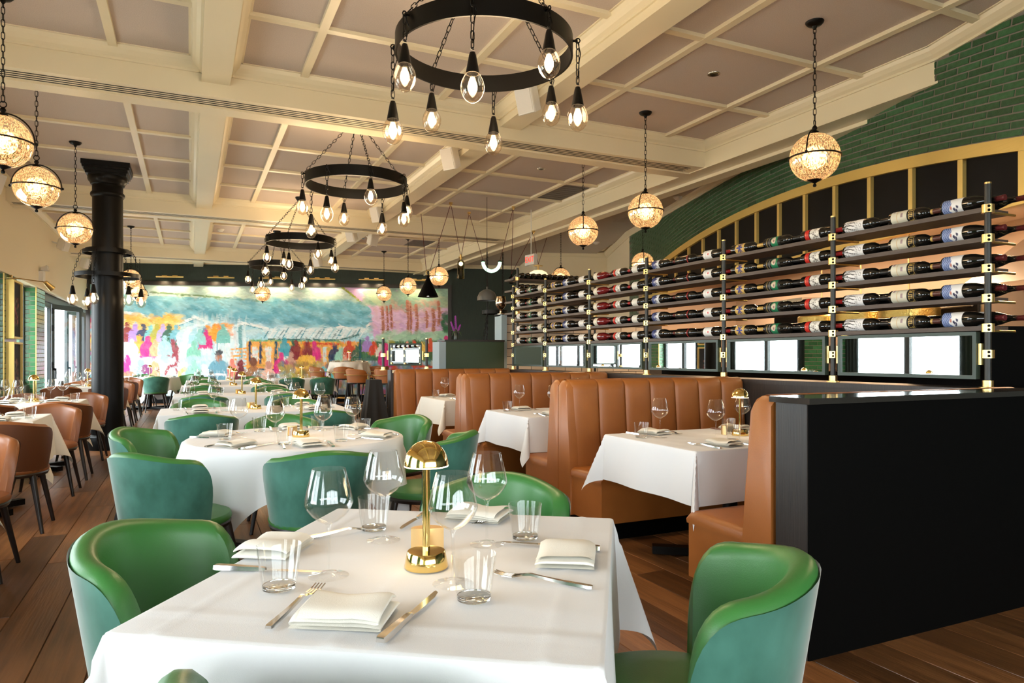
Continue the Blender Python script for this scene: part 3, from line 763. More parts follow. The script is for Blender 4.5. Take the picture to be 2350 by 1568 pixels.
def detector(x, y, z, lb):
    t = thing('smoke_detector', lb, 'smoke detector', (x, y, z))
    MB().lathe([(.07, 0), (.07, -.012), (.055, -.03), (.04, -.045), (.001, -.05)], 24).build('body', M['plasticwhite'], t)
    MB().sphere((.03, -.03, -.036), .004, 8, 6).build('led', M['neon'], t)
detector(.56, 15.1, CZ - .004, 'white smoke detector on the ceiling by the far left beam')
detector(7.05, 8.9, CZ - .021, 'white smoke detector with green light on the side ceiling')
detector(8.2, 13.2, CZ - .021, 'white smoke detector on the side ceiling by the brick wall end')
M['grillm'] = mat('return_grille', (.16, .14, .13), .6)
def vent(x0, x1, y0, y1, z, lb, m):
    t = thing('air_vent', lb, 'air vent', ((x0 + x1) / 2, (y0 + y1) / 2, z)); a, b = (x1 - x0) / 2, (y1 - y0) / 2
    MB().box(-a, a, -b, b, -.004, 0).build('plate', m, t, False)
    for k in range(8):
        yy = -b + (k + .5) * 2 * b / 8; MB().box(-a + .02, a - .02, yy - .012, yy + .012, -.009, -.004).build('slat', m, t, False)
vent(5.03, 5.50, 9.05, 9.94, CZ - .006, 'grey perforated return air grille in a ceiling panel', M['grillm'])
vent(4.45, 5.0, 14.7, 15.5, CZ - .006, 'grey perforated return grille in the far ceiling bay', M['grillm'])
vent(7.2, 7.6, 10.6, 11.0, CZ - .022, 'beige square air diffuser on the side ceiling', M['plaster'])
# ---- illuminated exit sign on a rod
t = thing('exit_sign', 'white hanging exit sign with red letters above the rack end', 'sign', (5.36, 10.75, 2.82), R(95))
MB().box(-.15, .15, -.035, .035, 0, .18).build('box', M['plasticwhite'], t, False)
MB().cyl((0, 0, .18), (0, 0, CZ - 2.82 - .02), .008, n=8).build('rod', M['plasticwhite'], t)
def text_mesh(txt, size, m, depth=.001):
    cu = bpy.data.curves.new('txt', 'FONT'); cu.body = txt; cu.size = size; cu.align_x = 'CENTER'; cu.align_y = 'CENTER'; cu.extrude = depth
    o = bpy.data.objects.new('txt', cu); COL.objects.link(o)
    dg = bpy.context.evaluated_depsgraph_get(); me = bpy.data.meshes.new_from_object(o.evaluated_get(dg))
    bpy.data.objects.remove(o); me.materials.clear(); me.materials.append(m); return me
for s in (-1, 1): link('lettering', text_mesh('EXIT', .14, emis('exit_red', (1., .05, .03), 1.5)), t, (0, s * .0365, .09), (PI / 2, 0, 0 if s < 0 else PI))
# ================================================================== SEATING
def backrest(Rt, Rb, z0, z1, amax, tt, lean=.0, sx=1.0, front=.62):
    """tub back: returns (leather inside + rolled rim, fabric outside). back centre at -Y, opening to +Y"""
    NT = 40
    def top(a):                                # a in -1..1 ; keeps height then falls to the arm front
        q = abs(a); e = min(max((q - .68) / .32, 0), 1)
        return z0 + .05 + (z1 - z0 - .05) * (1 - .13 * smooth01(q / .8)) * max(0, 1 - e ** 2.6) ** (1 / 2.6)
    def pt(a, r, z):
        th = a * amax; k = (z - z0) / (z1 - z0); rad = r + 0 * k
        return (rad * math.sin(th) * sx, -rad * math.cos(th) * 1.0, z)
    def rad(z): return Rb + (Rt - Rb) * (z - z0) / (z1 - z0)
    inn = MB(); out = MB()
    prof_n = 12
    def inside(u, v):
        a = math.sin(PI / 2 * (-1 + 2 * u)); zt = top(a); e = tt * (.45 + .55 * smooth01((1 - abs(a)) / .05))      # thinner end edge
        h = zt - .030
        if v < .6:
            z = z0 + (h - z0) * v / .6; r = rad(z) - e
        else:
            q = (v - .6) / .4 * PI; z = h + .030 * math.sin(q); r = rad(h) - e / 2 - e / 2 * math.cos(q)
        return pt(a, r, z)
    inn.grid(inside, NT, prof_n, flip=True)
    for s in (-1, 1):                          # closing edge at the arm fronts
        col = [inside(0 if s < 0 else 1, j / prof_n) for j in range(prof_n + 1)]
        zt = top(s); ob = pt(s, rad(z0), z0)
        n = len(inn.v); m = len(col)
        inn.add(col + [ob], [tuple(range(m + 1)) if s > 0 else tuple(range(m + 1))[::-1]])
    def outside(u, v):
        a = math.sin(PI / 2 * (-1 + 2 * u)); zt = top(a) - .020; z = z0 + (zt - z0) * v
        return pt(a, rad(z) + .0015, z)
    out.grid(outside, NT, 8)
    return inn, out
def make_chair(name, label, leather, outer, cat='chair'):
    t = thing(name, label, cat)
    i, o = backrest(.292, .235, .43, .80, R(89), .064)
    # shift the whole back slightly rearward so it wraps the seat
    i.build('backrest_cushion', leather, t); o.build('backrest_shell', outer, t)
    st = MB().lathe([(.0005, .478), (.12, .478), (.20, .470), (.235, .455), (.243, .435), (.238, .42), (.0005, .42)], 36)
    for k, v in enumerate(st.v): st.v[k] = (v[0], v[1] * 1.08 + .02, v[2])
    st.build('seat', leather, t)
    sr = MB().lathe([(.236, .42), (.240, .41), (.232, .392), (.0005, .39)], 36)
    for k, v in enumerate(sr.v): sr.v[k] = (v[0], v[1] * 1.08 + .02, v[2])
    sr.build('seat_rim', M['legs'], t)
    for sx in (-1, 1):
        for sy in (-1, 1):
            MB().cyl((sx * .235, sy * .22 + .01, 0), (sx * .165, sy * .155 + .02, .40), .0125, .021, 10).build('leg', M['legs'], t)
    return t
ch_green = make_chair('dining_chair', 'x', M['gleather'], M['velvet'])
ch_brown = make_chair('dining_chair', 'x', M['bleather2'], M['bouter'])
for p in (ch_green, ch_brown):
    for c in KIDS(p): KIDS(c)
_first = {}
def place(proto, x, y, rz, label, group, z=0):
    if proto.name not in _first:
        _first[proto.name] = 1; proto.location = (x, y, z); proto.rotation_euler = (0, 0, rz); proto['label'] = label; proto['group'] = group; return proto
    return dup(proto, (x, y, z), rz, label, group)
def face(dx, dy): return math.atan2(dy, dx) - PI / 2        # chair opening (+Y local) looks along (dx,dy)
T1 = Vector((.515, 1.61)); T1A = R(-34)
def t1(u, v): c, s = math.cos(T1A), math.sin(T1A); return (T1.x + u * c - v * s, T1.y + u * s + v * c)
def chair_at(proto, p, target, label, group): return place(proto, p[0], p[1], face(target[0] - p[0], target[1] - p[1]), label, group)
G1 = 'green chairs at the square table'
chair_at(ch_green, t1(-.62, .03), t1(.0, .07), 'green leather tub chair at the square table, on the window side', G1)
chair_at(ch_green, t1(.615, .03), t1(-.5, .14), 'green leather tub chair at the square table, beside the black partition', G1)
chair_at(ch_green, t1(.02, .74), t1(.0, .1), 'green leather tub chair at the square table, on the side facing the booths', G1)
chair_at(ch_green, t1(.025, -.548), t1(.025, .1), 'green leather tub chair at the square table, opposite the booth side', G1)
T2 = Vector((.60, 4.44))
tS, tC = math.sin(R(YAW)), math.cos(R(YAW))
def camv(l, d): return Vector((d * tS + l * tC, d * tC - l * tS))
G2 = 'green chairs around the round table'
for k, (l, d, lb) in enumerate(((-.34, -.86, 'velvet back to the square table'), (.36, -.80, 'back to the square table, booth side'),
                   (.84, -.10, 'beside the booths'), (.46, .80, 'mural side by the booths'), (-.36, .84, 'mural side by the windows'), (-.86, .04, 'on its window side'))):
    p = T2 + camv(l, d); chair_at(ch_green, p, T2, 'green tub chair at the round table, ' + lb, G2)
# rows of two by two tables beyond
ROWT = [(.56, 6.90), (.62, 9.75), (.68, 12.6), (.74, 15.3)]
OW = ['first', 'second', 'third', 'fourth']
for i, (x, y) in enumerate(ROWT):
    for dx in (-.47, .47):
        place(ch_green, x + dx, y - .80, face(0, 1), 'green tub chair at the %s long table past the round one, near side, %s' % (OW[i], 'window end' if dx < 0 else 'booth end'), 'green chairs at the long tables')
        place(ch_green, x + dx, y + .80, face(0, -1), 'green tub chair at the %s long table past the round one, mural side, %s' % (OW[i], 'window end' if dx < 0 else 'booth end'), 'green chairs at the long tables')
T7 = Vector((-.85, 18.3))
for k, a in enumerate((-150, -80, -20, 40, 100, 165)):
    p = T7 + Vector((math.cos(R(a)), math.sin(R(a)))) * .92
    chair_at(ch_green, p, T7, 'green tub chair at the round table by the mural, ' + ['facing the wall doors', 'back to the column', 'back to the long tables', 'against the painted crowd', 'back to the mural', 'beside the folding doors'][k], 'green chairs by the mural')
# a second row of long tables nearer the stools
for i, (x, y) in enumerate(((2.28, 16.1),)):
    for dx in (-.32, .32):
        place(ch_green, x + dx, y - .74, face(0, 1), 'green tub chair at the small table beside the bar stools, %s' % ('window end' if dx < 0 else 'booth end'), 'green chairs beside the stools')
# window tables with brown chairs
LT = [(-1.52, 4.10), (-1.52, 6.70), (-1.52, 9.0), (-1.50, 13.2), (-1.50, 15.6)]
LW = ['nearest the square table', 'before the column', 'beside the column', 'past the column', 'by the folding doors']
for i, (x, y) in enumerate(LT):
    for dx in (-.0,):
        for s in (-1, 1):
            for xo in (.10, -.52):
                place(ch_brown, x + xo + .25, y + s * .72, face(0, -s), 'brown tub chair at the window table %s, %s, %s' % (LW[i], 'back to the mural' if s > 0 else 'facing it', 'aisle' if xo > 0 else 'wall'), 'brown chairs at the window tables')
# ---- bar stools
def make_stool():
    t = thing('bar_stool', 'x', 'bar stool')
    i, o = backrest(.25, .215, .72, 1.0, R(100), .05)
    i.build('backrest_cushion', M['bleather'], t); o.build('backrest_shell', M['bleather'], t)
    MB().lathe([(.0005, .77), (.15, .768), (.205, .755), (.215, .735), (.21, .72), (.0005, .72)], 30).build('seat', M['bleather'], t)
    MB().lathe([(.212, .72), (.215, .708), (.205, .69), (.0005, .69)], 30).build('seat_rim', M['legs'], t)
    pts = [(.27 * math.sin(a), -.27 * math.cos(a) , .87) for a in [R(-105 + 210 * k / 24) for k in range(25)]]
    e = pts[-1]; s = pts[0]
    pts = [(s[0] + .0, s[1] + .10, .72), (s[0], s[1] + .10, .80), (s[0], s[1] + .06, .86)] + pts + [(e[0], e[1] + .06, .86), (e[0], e[1] + .10, .80), (e[0], e[1] + .10, .72)]
    MB().tube(pts, .009, 6).build('brass_rail', M['brass'], t)
    for sx in (-1, 1):
        for sy in (-1, 1): MB().cyl((sx * .21, sy * .21, 0), (sx * .15, sy * .15, .70), .0125, .019, 8).build('leg', M['legs'], t)
    for (a, b) in (((-.19, -.19), (.19, -.19)), ((-.19, .19), (.19, .19)), ((-.19, -.19), (-.19, .19)), ((.19, -.19), (.19, .19))):
        MB().cyl((*a, .26), (*b, .26), .009, n=8).build('footrest', M['brass'], t)
    return t
st0 = make_stool()
for c in KIDS(st0): KIDS(c)
HT = Vector((3.58, 17.3))
for (dx, dy, lb) in ((-.75, -.20, 'window side'), (-.28, -.78, 'back to the round tables'), (.62, -.50, 'booth side'), (.70, .45, 'mural side')):
    p = HT + Vector((dx, dy)); place(st0, p.x, p.y, face(-dx, -dy), 'tan leather bar stool with brass rail at the high table, ' + lb, 'bar stools')
for (x, y) in ((3.05, 13.85), (3.50, 13.35)): place(st0, x, y, face(1, .55), 'tan leather bar stool standing alone past the draped tray stand, %s' % ('window side' if x < 3.3 else 'booth side'), 'bar stools')
# ---- booths
XBO, XBI = 2.47, 4.08              # aisle end, rack wall
def bench(name, label, yb, s, nch=7, x0=XBO, endpanel=True):
    """yb: plane the back leans on; s=+1 sits facing +Y"""
    t = thing(name, label, 'booth bench', (0, yb, 0), 0, 'tan leather booth benches')
    cw = (XBI - x0) / nch
    for k in range(nch):
        xa = x0 + k * cw
        def chn(u, v, xa=xa):
            a = u * PI; x = xa + cw / 2 - (cw / 2 - .0015) * math.cos(a); bul = .030 * math.sin(a) ** .55
            # profile up the back: seat level to rolled top
            if v < .72: z = .42 + (1.02 - .42) * v / .72; y = .155 - .050 * (v / .72) + bul
            else:
                q = (v - .72) / .28 * PI * .62; z = 1.02 + .052 * math.sin(q); y = .0 + (.105 + bul) * (math.cos(q) * .5 + .5) if q < PI else 0
            return (x, s * y, z)
        MB().grid(chn, 14, 16, flip=(s < 0)).build('back_channel', M['bleather'], t)
    # rolled end of the back
    if endpanel:
        prof = [(.0, .12), (.0, .42), (.0, 1.05), (.03, 1.07), (.07, 1.072), (.105, 1.055), (.125, 1.02), (.145, .8), (.165, .6), (.18, .42), (.18, .12)]
        ep = MB(); N = len(prof)
        for (xx, k) in ((x0 + .03, 1.0), (x0 - .018, .99), (x0 - .036, .95)):
            ep.add([(xx, s * (y - .09) * k + s * .09, (z - .5) * (k if z > .5 else 1) + .5) for y, z in prof], [])
        fsx = [(i * N + j, i * N + j + 1, i * N + N + j + 1, i * N + N + j) for i in range(2) for j in range(N - 1)]
        fsx.append(tuple(2 * N + j for j in range(N)))
        if s < 0: fsx = [f[::-1] for f in fsx]
        ep.f = [tuple(reversed(f)) for f in fsx]
        ep.build('end_panel', M['bleather'], t)
    # seat
    d0, d1 = .14, .575
    sc = MB()
    pr = [(d0, .40), (d0, .455), (d1 - .08, .468), (d1 - .02, .458), (d1, .435), (d1 - .004, .40)]
    N = len(pr)
    xs = (x0 - .03, x0 - .02, x0 + .0, XBI)
    for xx, k in zip(xs, (.0, .6, 1, 1)):
        sc.add([(xx, s * (y), .40 + (z - .40) * (.55 + .45 * k)) for y, z in pr], [])
    sc.f = [(i * N + j, i * N + (j + 1) % N, i * N + N + (j + 1) % N, i * N + N + j) for i in range(3) for j in range(N)] + [tuple(range(N))[::-1]]
    if s < 0: sc.f = [f[::-1] for f in sc.f]
    sc.build('seat_cushion', M['bleather'], t)
    ff = MB().box(x0 - .022, XBI, s * .0 if s > 0 else -(d1 - .01), (d1 - .01) if s > 0 else 0, .13, .405)
    ff.build('seat_front', M['bleather'], t, False)
    MB().box(x0 + .03, XBI, (.05 if s > 0 else -(d1 - .09)), ((d1 - .09) if s > 0 else -.05), 0, .13).build('plinth', M['blackpaint'], t, False)
    return t
bench('booth_bench', 'tan channelled booth bench backing onto the black partition', 2.238, 1, x0=2.31)
bench('booth_bench', 'tan channelled booth bench facing the black partition', 4.44, -1)
bench('booth_bench', 'tan channelled booth bench in the middle booth, back to the square table', 4.44, 1)
bench('booth_bench', 'tan channelled booth bench in the middle booth, facing the square table', 6.45, -1)
bench('booth_bench', 'tan channelled booth bench in the last booth, back to the middle booth', 6.45, 1)
bench('booth_bench', 'tan channelled booth bench in the last booth, against the end wall with the small mirror', 8.95, -1)
# dark end partition and the wall that carries the rack
pt_ = structE('wall_partition')
MB().box(2.28, 5.05, 2.045, 2.215, .0, 1.045).build('body', M['blackpaint'], pt_, False)
MB().box(2.274, 2.281, 2.05, 2.215, 0, 1.045).build('end_board', M['blackwood'], pt_, False)
MB().box(2.255, 5.05, 2.02, 2.235, 1.045, 1.07).build('cap', mat('polished_cap', (.02, .016, .012), .12, coat=.6), pt_, False)
rw = structE('wall_rack')
MB().box(XBI + .01, 4.34, 2.216, 9.10, 0, 1.02).build('body', M['blackwood'], rw, False)
MB().box(XBI + .002, 4.40, 2.236, 9.12, 1.02, 1.055).build('ledge', M['blackwood'], rw, False)
ew = structE('wall_booth_end')
MB().box(2.44, 4.08, 8.955, 9.12, 0, 1.02).build('body', M['blackwood'], ew, False)
MB().box(2.42, 4.05, 8.955, 9.14, 1.02, 1.055).build('ledge', M['cream'], ew, False)
MB().box(2.40, 2.439, 8.956, 9.12, 0, 1.06).build('end_board', M['blackwood'], ew, False)
# ================================================================== TABLES, CLOTHS, PLACE SETTINGS
TZ = .742                      # board top; the cloth lies on it
def rect_cloth(hw, hd, drop, n, seed=0, flare=.03):
    rn = random.Random(seed); ph = [rn.uniform(0, 6.28) for _ in range(8)]; W, D = hw + drop, hd + drop
    def axis(h, m):            # dense near the table edge
        inner = max(4, int(m * h / (h + drop)))
        a = [-h + 2 * h * i / inner for i in range(inner + 1)]
        o = [.004, .010, .02, .035] + [.035 + (drop - .035) * (i + 1) / 9 for i in range(9)]
        return [-h - q for q in reversed(o)] + a + [h + q for q in o]
    xs, ys = axis(hw, n), axis(hd, n)
    def f(x, y):
        qx, qy = max(-hw, min(hw, x)), max(-hd, min(hd, y)); ox, oy = x - qx, y - qy; r = math.hypot(ox, oy)
        if r < 1e-6:
            z = .0030 * math.exp(-(abs(abs(x) - hw * .80) / .012) ** 2) + .0034 * math.exp(-(abs(y + hd * .80) / .012) ** 2) + .0030 * math.exp(-(abs(x + .02) / .012) ** 2) + .0006 * math.sin(9 * x + ph[0]) * math.sin(7 * y + ph[1])
            return (x, y, .004 + max(z, 0))
        bend = .012; zz = -max(0, r - bend * .6)
        drp = zz
        k = r / drop
        if abs(ox) > 1e-9 and abs(oy) > 1e-9:
            sx, sy = (1 if ox > 0 else -1), (1 if oy > 0 else -1)
            phi = math.atan2(abs(oy), abs(ox)); c = math.sin(2 * phi)
            Dg = r * (flare * .8 + .34 * c ** 1.4) + .010; dirx, diry = math.cos(phi * .8 + .157) * sx, math.sin(phi * .8 + .157) * sy
            tw = .05 * r * math.sin(4 * phi + ph[2] + sx + 2 * sy) * c
            zz = -math.sqrt(max(r * r - (Dg - .01) ** 2, 0)) + .004
            return (qx + dirx * Dg - diry * tw, qy + diry * Dg + dirx * tw, zz)
        e = min(r, bend) * .9 + flare * k * drop
        if abs(ox) > 0: w = .016 * math.sin(5.5 * y / hd + ph[3] + (1.3 if ox > 0 else 0)) * k; return (qx + (1 if ox > 0 else -1) * max(e + w * .6, .004), y, zz + .004)
        w = .016 * math.sin(5.0 * x / hw + ph[4] + (2. if oy > 0 else 0)) * k
        return (x, qy + (1 if oy > 0 else -1) * max(e + w * .6, .004), zz + .004)
    mb = MB(); V = len(ys)
    mb.add([f(x, y) for x in xs for y in ys], [(i * V + j, (i + 1) * V + j, (i + 1) * V + j + 1, i * V + j + 1) for i in range(len(xs) - 1) for j in range(V - 1)])
    return mb
def round_cloth(Rr, half, n=120, seed=0, rot=0., npl=9):
    rn = random.Random(seed); p1, p2, p3 = [rn.uniform(0, 6.28) for _ in range(3)]
    rings = [0.02, .3, .6, .85, .97, 1.0]
    def f(u, v):
        th = 2 * PI * u; c, s = math.cos(th), math.sin(th)
        tq = th - rot; L = half / max(abs(math.cos(tq)), abs(math.sin(tq))); L = min(L, half * 1.33) - Rr
        if v <= .35:
            r = Rr * rings[min(5, int(round(v / .35 * 5)))]; return (r * c, r * s, .004)
        k = (v - .35) / .65; h = L * k
        pl = math.sin(npl * th + p1) + .5 * math.sin((npl * 2 - 3) * th + p2)
        rr = Rr + .014 * min(1, h / .02) + .035 * k + .030 * pl * smooth01(k * 1.3) * min(1.3, L / .3)
        return (rr * c, rr * s, .004 - max(0, h - .008) * .985)
    return MB().grid(f, n, 20, cu=True)
def make_table(x, y, rz, label, cat='table', round_=False, hw=.4, hd=.4, z=TZ, feet=1):
    t = thing('dining_table', label, cat, (x, y, 0), rz)
    if round_: MB().lathe([(.0005, z - .03), (hw - .012, z - .03), (hw - .004, z - .026), (hw - .004, z - .003), (hw - .008, z), (.0005, z)], 48).build('tabletop', M['legs'], t)
    else: MB().box(-hw + .004, hw - .004, -hd + .004, hd - .004, z - .03, z).build('tabletop', M['legs'], t, False)
    MB().lathe([(.045, .06), (.045, z - .05), (.10, z - .031)], 20).build('pedestal', M['black'], t)
    a = hw * .62; b = hd * .62
    for k in range(4):
        ang = math.atan2(b * (1 if k in (0, 1) else -1), a * (1 if k in (0, 3) else -1)); L = math.hypot(a, b)
        MB().box(.0, L, -.035, .035, .012, .06, Matrix.Rotation(ang, 4, 'Z')).build('foot', M['black'], t, False)
    return t
def put_cloth(mb, x, y, rz, label, m=None, z=TZ, group='white tablecloths'):
    o = mb.build('tablecloth', m or M['cloth']); o.location = (x, y, z); o.rotation_euler = (0, 0, rz)
    return tag(o, label, 'tablecloth', group)
# ---- tableware
WG = [(.0445, .0), (.0445, .0015), (.030, .003), (.012, .006)]
me_foot = MB().lathe([(.0445, .0012), (.030, .0030), (.012, .006), (.0042, .011)], 28).mesh('foot', M['wineglass'])
me_stem = MB().lathe([(.0042, .010), (.0035, .03), (.0035, .095), (.0055, .112), (.009, .118)], 12).mesh('stem', M['wineglass'])
me_bowl = MB().lathe([(.0005, .1165), (.009, .118), (.022, .124), (.037, .136), (.048, .150), (.0532, .163), (.0525, .172), (.047, .198), (.041, .222), (.0365, .240), (.0358, .2405), (.0352, .2395), (.040, .222), (.046, .198), (.0515, .171), (.0521, .163), (.047, .151), (.036, .137), (.021, .1255), (.0005, .119)], 32).mesh('bowl', M['wineglass'])
me_tumb = MB().lathe([(.0345, .0), (.035, .001), (.0462, .0925), (.0457, .0932), (.0450, .0925), (.0345, .014), (.032, .011), (.0005, .010)], 28).mesh('wall', M['wineglass'])
me_tbase = MB().lathe([(.0005, .0005), (.0330, .0005), (.0338, .0012), (.0340, .0095), (.0005, .0095)], 24).mesh('base', mat('thick_glass_base', (.95, .97, .96), .02, trans=1., ior=1.45))
def fork_meshes():
    def sect(pts):              # (y, z, halfwidth, thick)
        mb = MB()
        for (y, z, w, t) in pts: mb.add([(-w, y, z - t), (w, y, z - t), (w * .8, y, z + t), (-w * .8, y, z + t)], [])
        n = len(pts)
        mb.f = [(i * 4 + k, i * 4 + (k + 1) % 4, i * 4 + 4 + (k + 1) % 4, i * 4 + 4 + k) for i in range(n - 1) for k in range(4)] + [(3, 2, 1, 0), tuple(4 * n - 4 + k for k in range(4))]
        return mb
    h = sect([(-.115, .004, .0065, .0025), (-.108, .004, .0080, .0030), (-.05, .006, .0058, .0032), (0, .010, .0040, .0028), (.025, .013, .0040, .0024), (.045, .010, .0062, .0016), (.060, .006, .0115, .0012), (.068, .005, .0125, .0011)])
    head = []
    for k in range(4):
        x = -.0102 + k * .0068
        mb = sect([(.066, .005, .0024, .0010), (.09, .0045, .0021, .0009), (.115, .009, .0014, .0008)])
        mb.v = [(a + x, b, c) for a, b, c in mb.v]; head.append(mb.mesh('tine', M['steel'], False))
    kn = sect([(-.125, .0055, .0085, .0045), (-.118, .0055, .0100, .0052), (-.06, .0055, .0085, .0050), (-.01, .0055, .0062, .0042), (.0, .005, .0055, .0032)])
    bl = MB().prism([(-.0055, .0), (.0055, .0), (.0085, .015), (.0095, .06), (.0090, .10), (.004, .128), (-.003, .136), (-.0055, .132)], .0035, .0052)
    return h.mesh('handle', M['steel']), head, kn.mesh('handle', M['steel']), bl.mesh('blade', M['steel'], False)
me_fh, me_tines, me_kh, me_kb = fork_meshes()
def napkin_mesh(seed):
    rn = random.Random(seed); p = [rn.uniform(0, 6) for _ in range(4)]
    W, D = .083, .068; lay = 4; hgt = .0092
    path = []
    for l in range(lay):
        z = .003 + l * hgt; xs = (-W + .004 * l, W - .003 * l)
        seq = [xs[0] + (xs[1] - xs[0]) * i / 7 for i in range(8)]
        if l % 2: seq = seq[::-1]
        path += [(x, z) for x in seq]
        if l < lay - 1:
            xe = seq[-1]; sg = 1 if l % 2 == 0 else -1
            path += [(xe + sg * .004, z + hgt * .2), (xe + sg * .0055, z + hgt * .5), (xe + sg * .004, z + hgt * .8)]
    n = len(path)
    def f(u, v):
        x, z = path[int(round(u * (n - 1)))]; y = -D + 2 * D * v
        e = 1 - .35 * abs(2 * v - 1) ** 6 ; top = z / (.003 + (lay - 1) * hgt)
        zz = z * (e if top < .99 else e) + .004 * top * math.sin(9 * x / W * .35 + p[0]) * math.cos(2.2 * v + p[1])
        zz += .006 * top * math.exp(-((x - W * .5) / .03) ** 2) * (.5 + .5 * math.sin(3 * v + p[2]))
        return (x + .004 * math.sin(2.5 * v + p[3]) * top, y + .003 * top * math.sin(20 * x + p[2]), max(zz, .002))
    return MB().grid(f, n - 1, 10).mesh('napkin', M['napkin'])
me_naps = [napkin_mesh(k) for k in range(4)]
def rzM(p, a): return Matrix.Translation(p) @ Matrix.Rotation(a, 4, 'Z')
def wine_glass(p, label, group):
    t = thing('wine_glass', label, 'wine glass', p, random.random() * 6, group)
    link('foot', me_foot, t); link('stem', me_stem, t); link('bowl', me_bowl, t)
def tumbler(p, label, group):
    t = thing('water_tumbler', label, 'tumbler', p, 0, group); link('wall', me_tumb, t); link('base', me_tbase, t)
def fork(p, a, label, group):
    t = thing('fork', label, 'fork', p, a, group); link('handle', me_fh, t)
    for m_ in me_tines: link('tine', m_, t)
def knife(p, a, label, group):
    t = thing('table_knife', label, 'knife', p, a, group); link('handle', me_kh, t); link('blade', me_kb, t)
def napkin(p, a, label, group, k=0):
    o = link('folded_napkin', me_naps[k % 4], None, p, (0, 0, a)); tag(o, label, 'napkin', group)
me_lb = MB().lathe([(.0005, .0), (.050, .0), (.051, .003), (.0445, .036), (.043, .038), (.0005, .0385)], 36).mesh('base', M['gold'])
me_ls = MB().lathe([(.0088, .038), (.0088, .245)], 16).mesh('stem', M['gold'])
_dome = [(.0515 * math.cos(a), .237 + .058 * math.sin(a)) for a in [PI / 2 * i / 12 for i in range(13)]]; _dome[-1] = (.0005, _dome[-1][1])
me_ld = MB().lathe(_dome, 40).mesh('shade', M['gold'])
me_ll = MB().lathe([(.012, .2375), (.047, .2372), (.0515, .2345), (.0515, .2375)], 36).mesh('led_ring', M['led'])
cres = [(.039 * math.cos(a), .030 * math.sin(a)) for a in [PI * i / 14 for i in range(15)]] + [(-.030, -.004), (0, -.010), (.030, -.004)]
me_box = MB().prism(cres, 0, .056).mesh('holder', mat('satin_gold', (.72, .50, .24), .32, 1.))
def table_lamp(p, label, a=0., box=True, lamp_w=0):
    t = thing('table_lamp', label, 'table lamp', p, a, 'brass mushroom table lamps')
    link('base', me_lb, t); link('stem', me_ls, t); link('shade', me_ld, t); link('led_ring', me_ll, t)
    if lamp_w: warm_point('lamp_glow', (0, 0, .215), lamp_w, t, .03)
    if box:
        o = link('card_holder', me_box, None, (p[0] - .03 * math.cos(a) - .01, p[1] + .085, p[2]), (0, 0, R(20) + a)); tag(o, label.replace('mushroom lamp', 'crescent holder').replace('lamp', 'holder'), 'holder', 'brass crescent holders')
CZ0 = TZ + .0052               # cloth surface
# ---- square front table
make_table(T1.x, T1.y, T1A, 'square pedestal table under the white cloth, between the four nearest green chairs', hw=.435, hd=.508)
put_cloth(rect_cloth(.435, .508, .34, 110, 1), T1.x, T1.y, T1A, 'creased white cloth on the square table with four green chairs')
Z = CZ0 + .002
SIDE = ['window', 'chair-back', 'booth', 'partition']
gq = 'tableware on the square table'
for p, lb in (((.281, 1.575), 'stemmed wine glass on the square table, beside the fork with the steel handle lit'), ((.468, 1.82), 'stemmed wine glass on the square table, left behind the brass lamp'),
              ((.514, 1.408), 'stemmed wine glass on the square table, right in front of the brass lamp base'), ((.701, 1.664), 'stemmed wine glass on the square table, before the booth side chair')):
    pass
for p, lb in (((.281, 1.575), 'empty wine glass on the square table, between fork and window-side tumbler'), ((.468, 1.82), 'empty wine glass on the square table, in front of the far knife'),
              ((.514, 1.408), 'empty wine glass on the square table, right beside the brass lamp base'), ((.701, 1.664), 'empty wine glass on the square table, before the fork of the booth side setting')):
    wine_glass((*p, Z), lb, gq)
for p, lb in (((.171, 1.537), 'empty tumbler on the square table, over the window-side knife tip'), ((.473, 1.946), 'empty tumbler on the square table, behind the far wine glass stem'),
              ((.52, 1.302), 'empty tumbler on the square table, at the tip of the near knife'), ((.82, 1.681), 'empty tumbler on the square table, beside the knife next to the partition napkin')):
    tumbler((*p, Z), lb, gq)
def seg(p0, p1): return ((p0[0] + p1[0]) / 2, (p0[1] + p1[1]) / 2, Z), math.atan2(p1[1] - p0[1], p1[0] - p0[0]) - PI / 2
for a, b, lb in (((.116, 1.296), (.263, 1.524), 'steel fork on the square table, left of the opened-edge napkin'), ((.765, 1.26), (.623, 1.423), 'steel fork on the square table, next to the partition side napkin'),
                 ((.298, 1.923), (.45, 1.95), 'steel fork on the square table, by the window side napkin'), ((.90, 2.01), (.75, 1.86), 'steel fork lying over the booth side napkin of the square table')):
    fork(*seg(a, b), lb, gq)
for a, b, lb in (((.29, 1.164), (.463, 1.365), 'steel knife on the square table, right of the opened-edge napkin'), ((.943, 1.498), (.745, 1.655), 'steel knife on the square table, behind the partition side napkin'),
                 ((.054, 1.74), (.26, 1.605), 'steel knife on the square table, in front of the window side napkin'), ((.705, 2.115), (.537, 1.905), 'steel knife on the square table, beside the lamp and booth side chair')):
    knife(*seg(a, b), lb, gq)
for p, a, lb, k in (((.265, 1.315), T1A + R(3), 'folded white napkin with open layered edge between fork and knife, square table', 0), ((.825, 1.465), T1A + R(92), 'folded cream napkin on the square table, partition side', 1),
                 ((.195, 1.840), T1A + R(-88), 'folded cream napkin on the square table, window side', 2), ((.80, 1.955), T1A + R(170), 'folded cream napkin on the square table, booth side', 3)):
    napkin((*p, Z), a, lb, gq, k)
table_lamp((.50, 1.551, Z), 'polished brass mushroom lamp on the square table', R(10), False, .8)
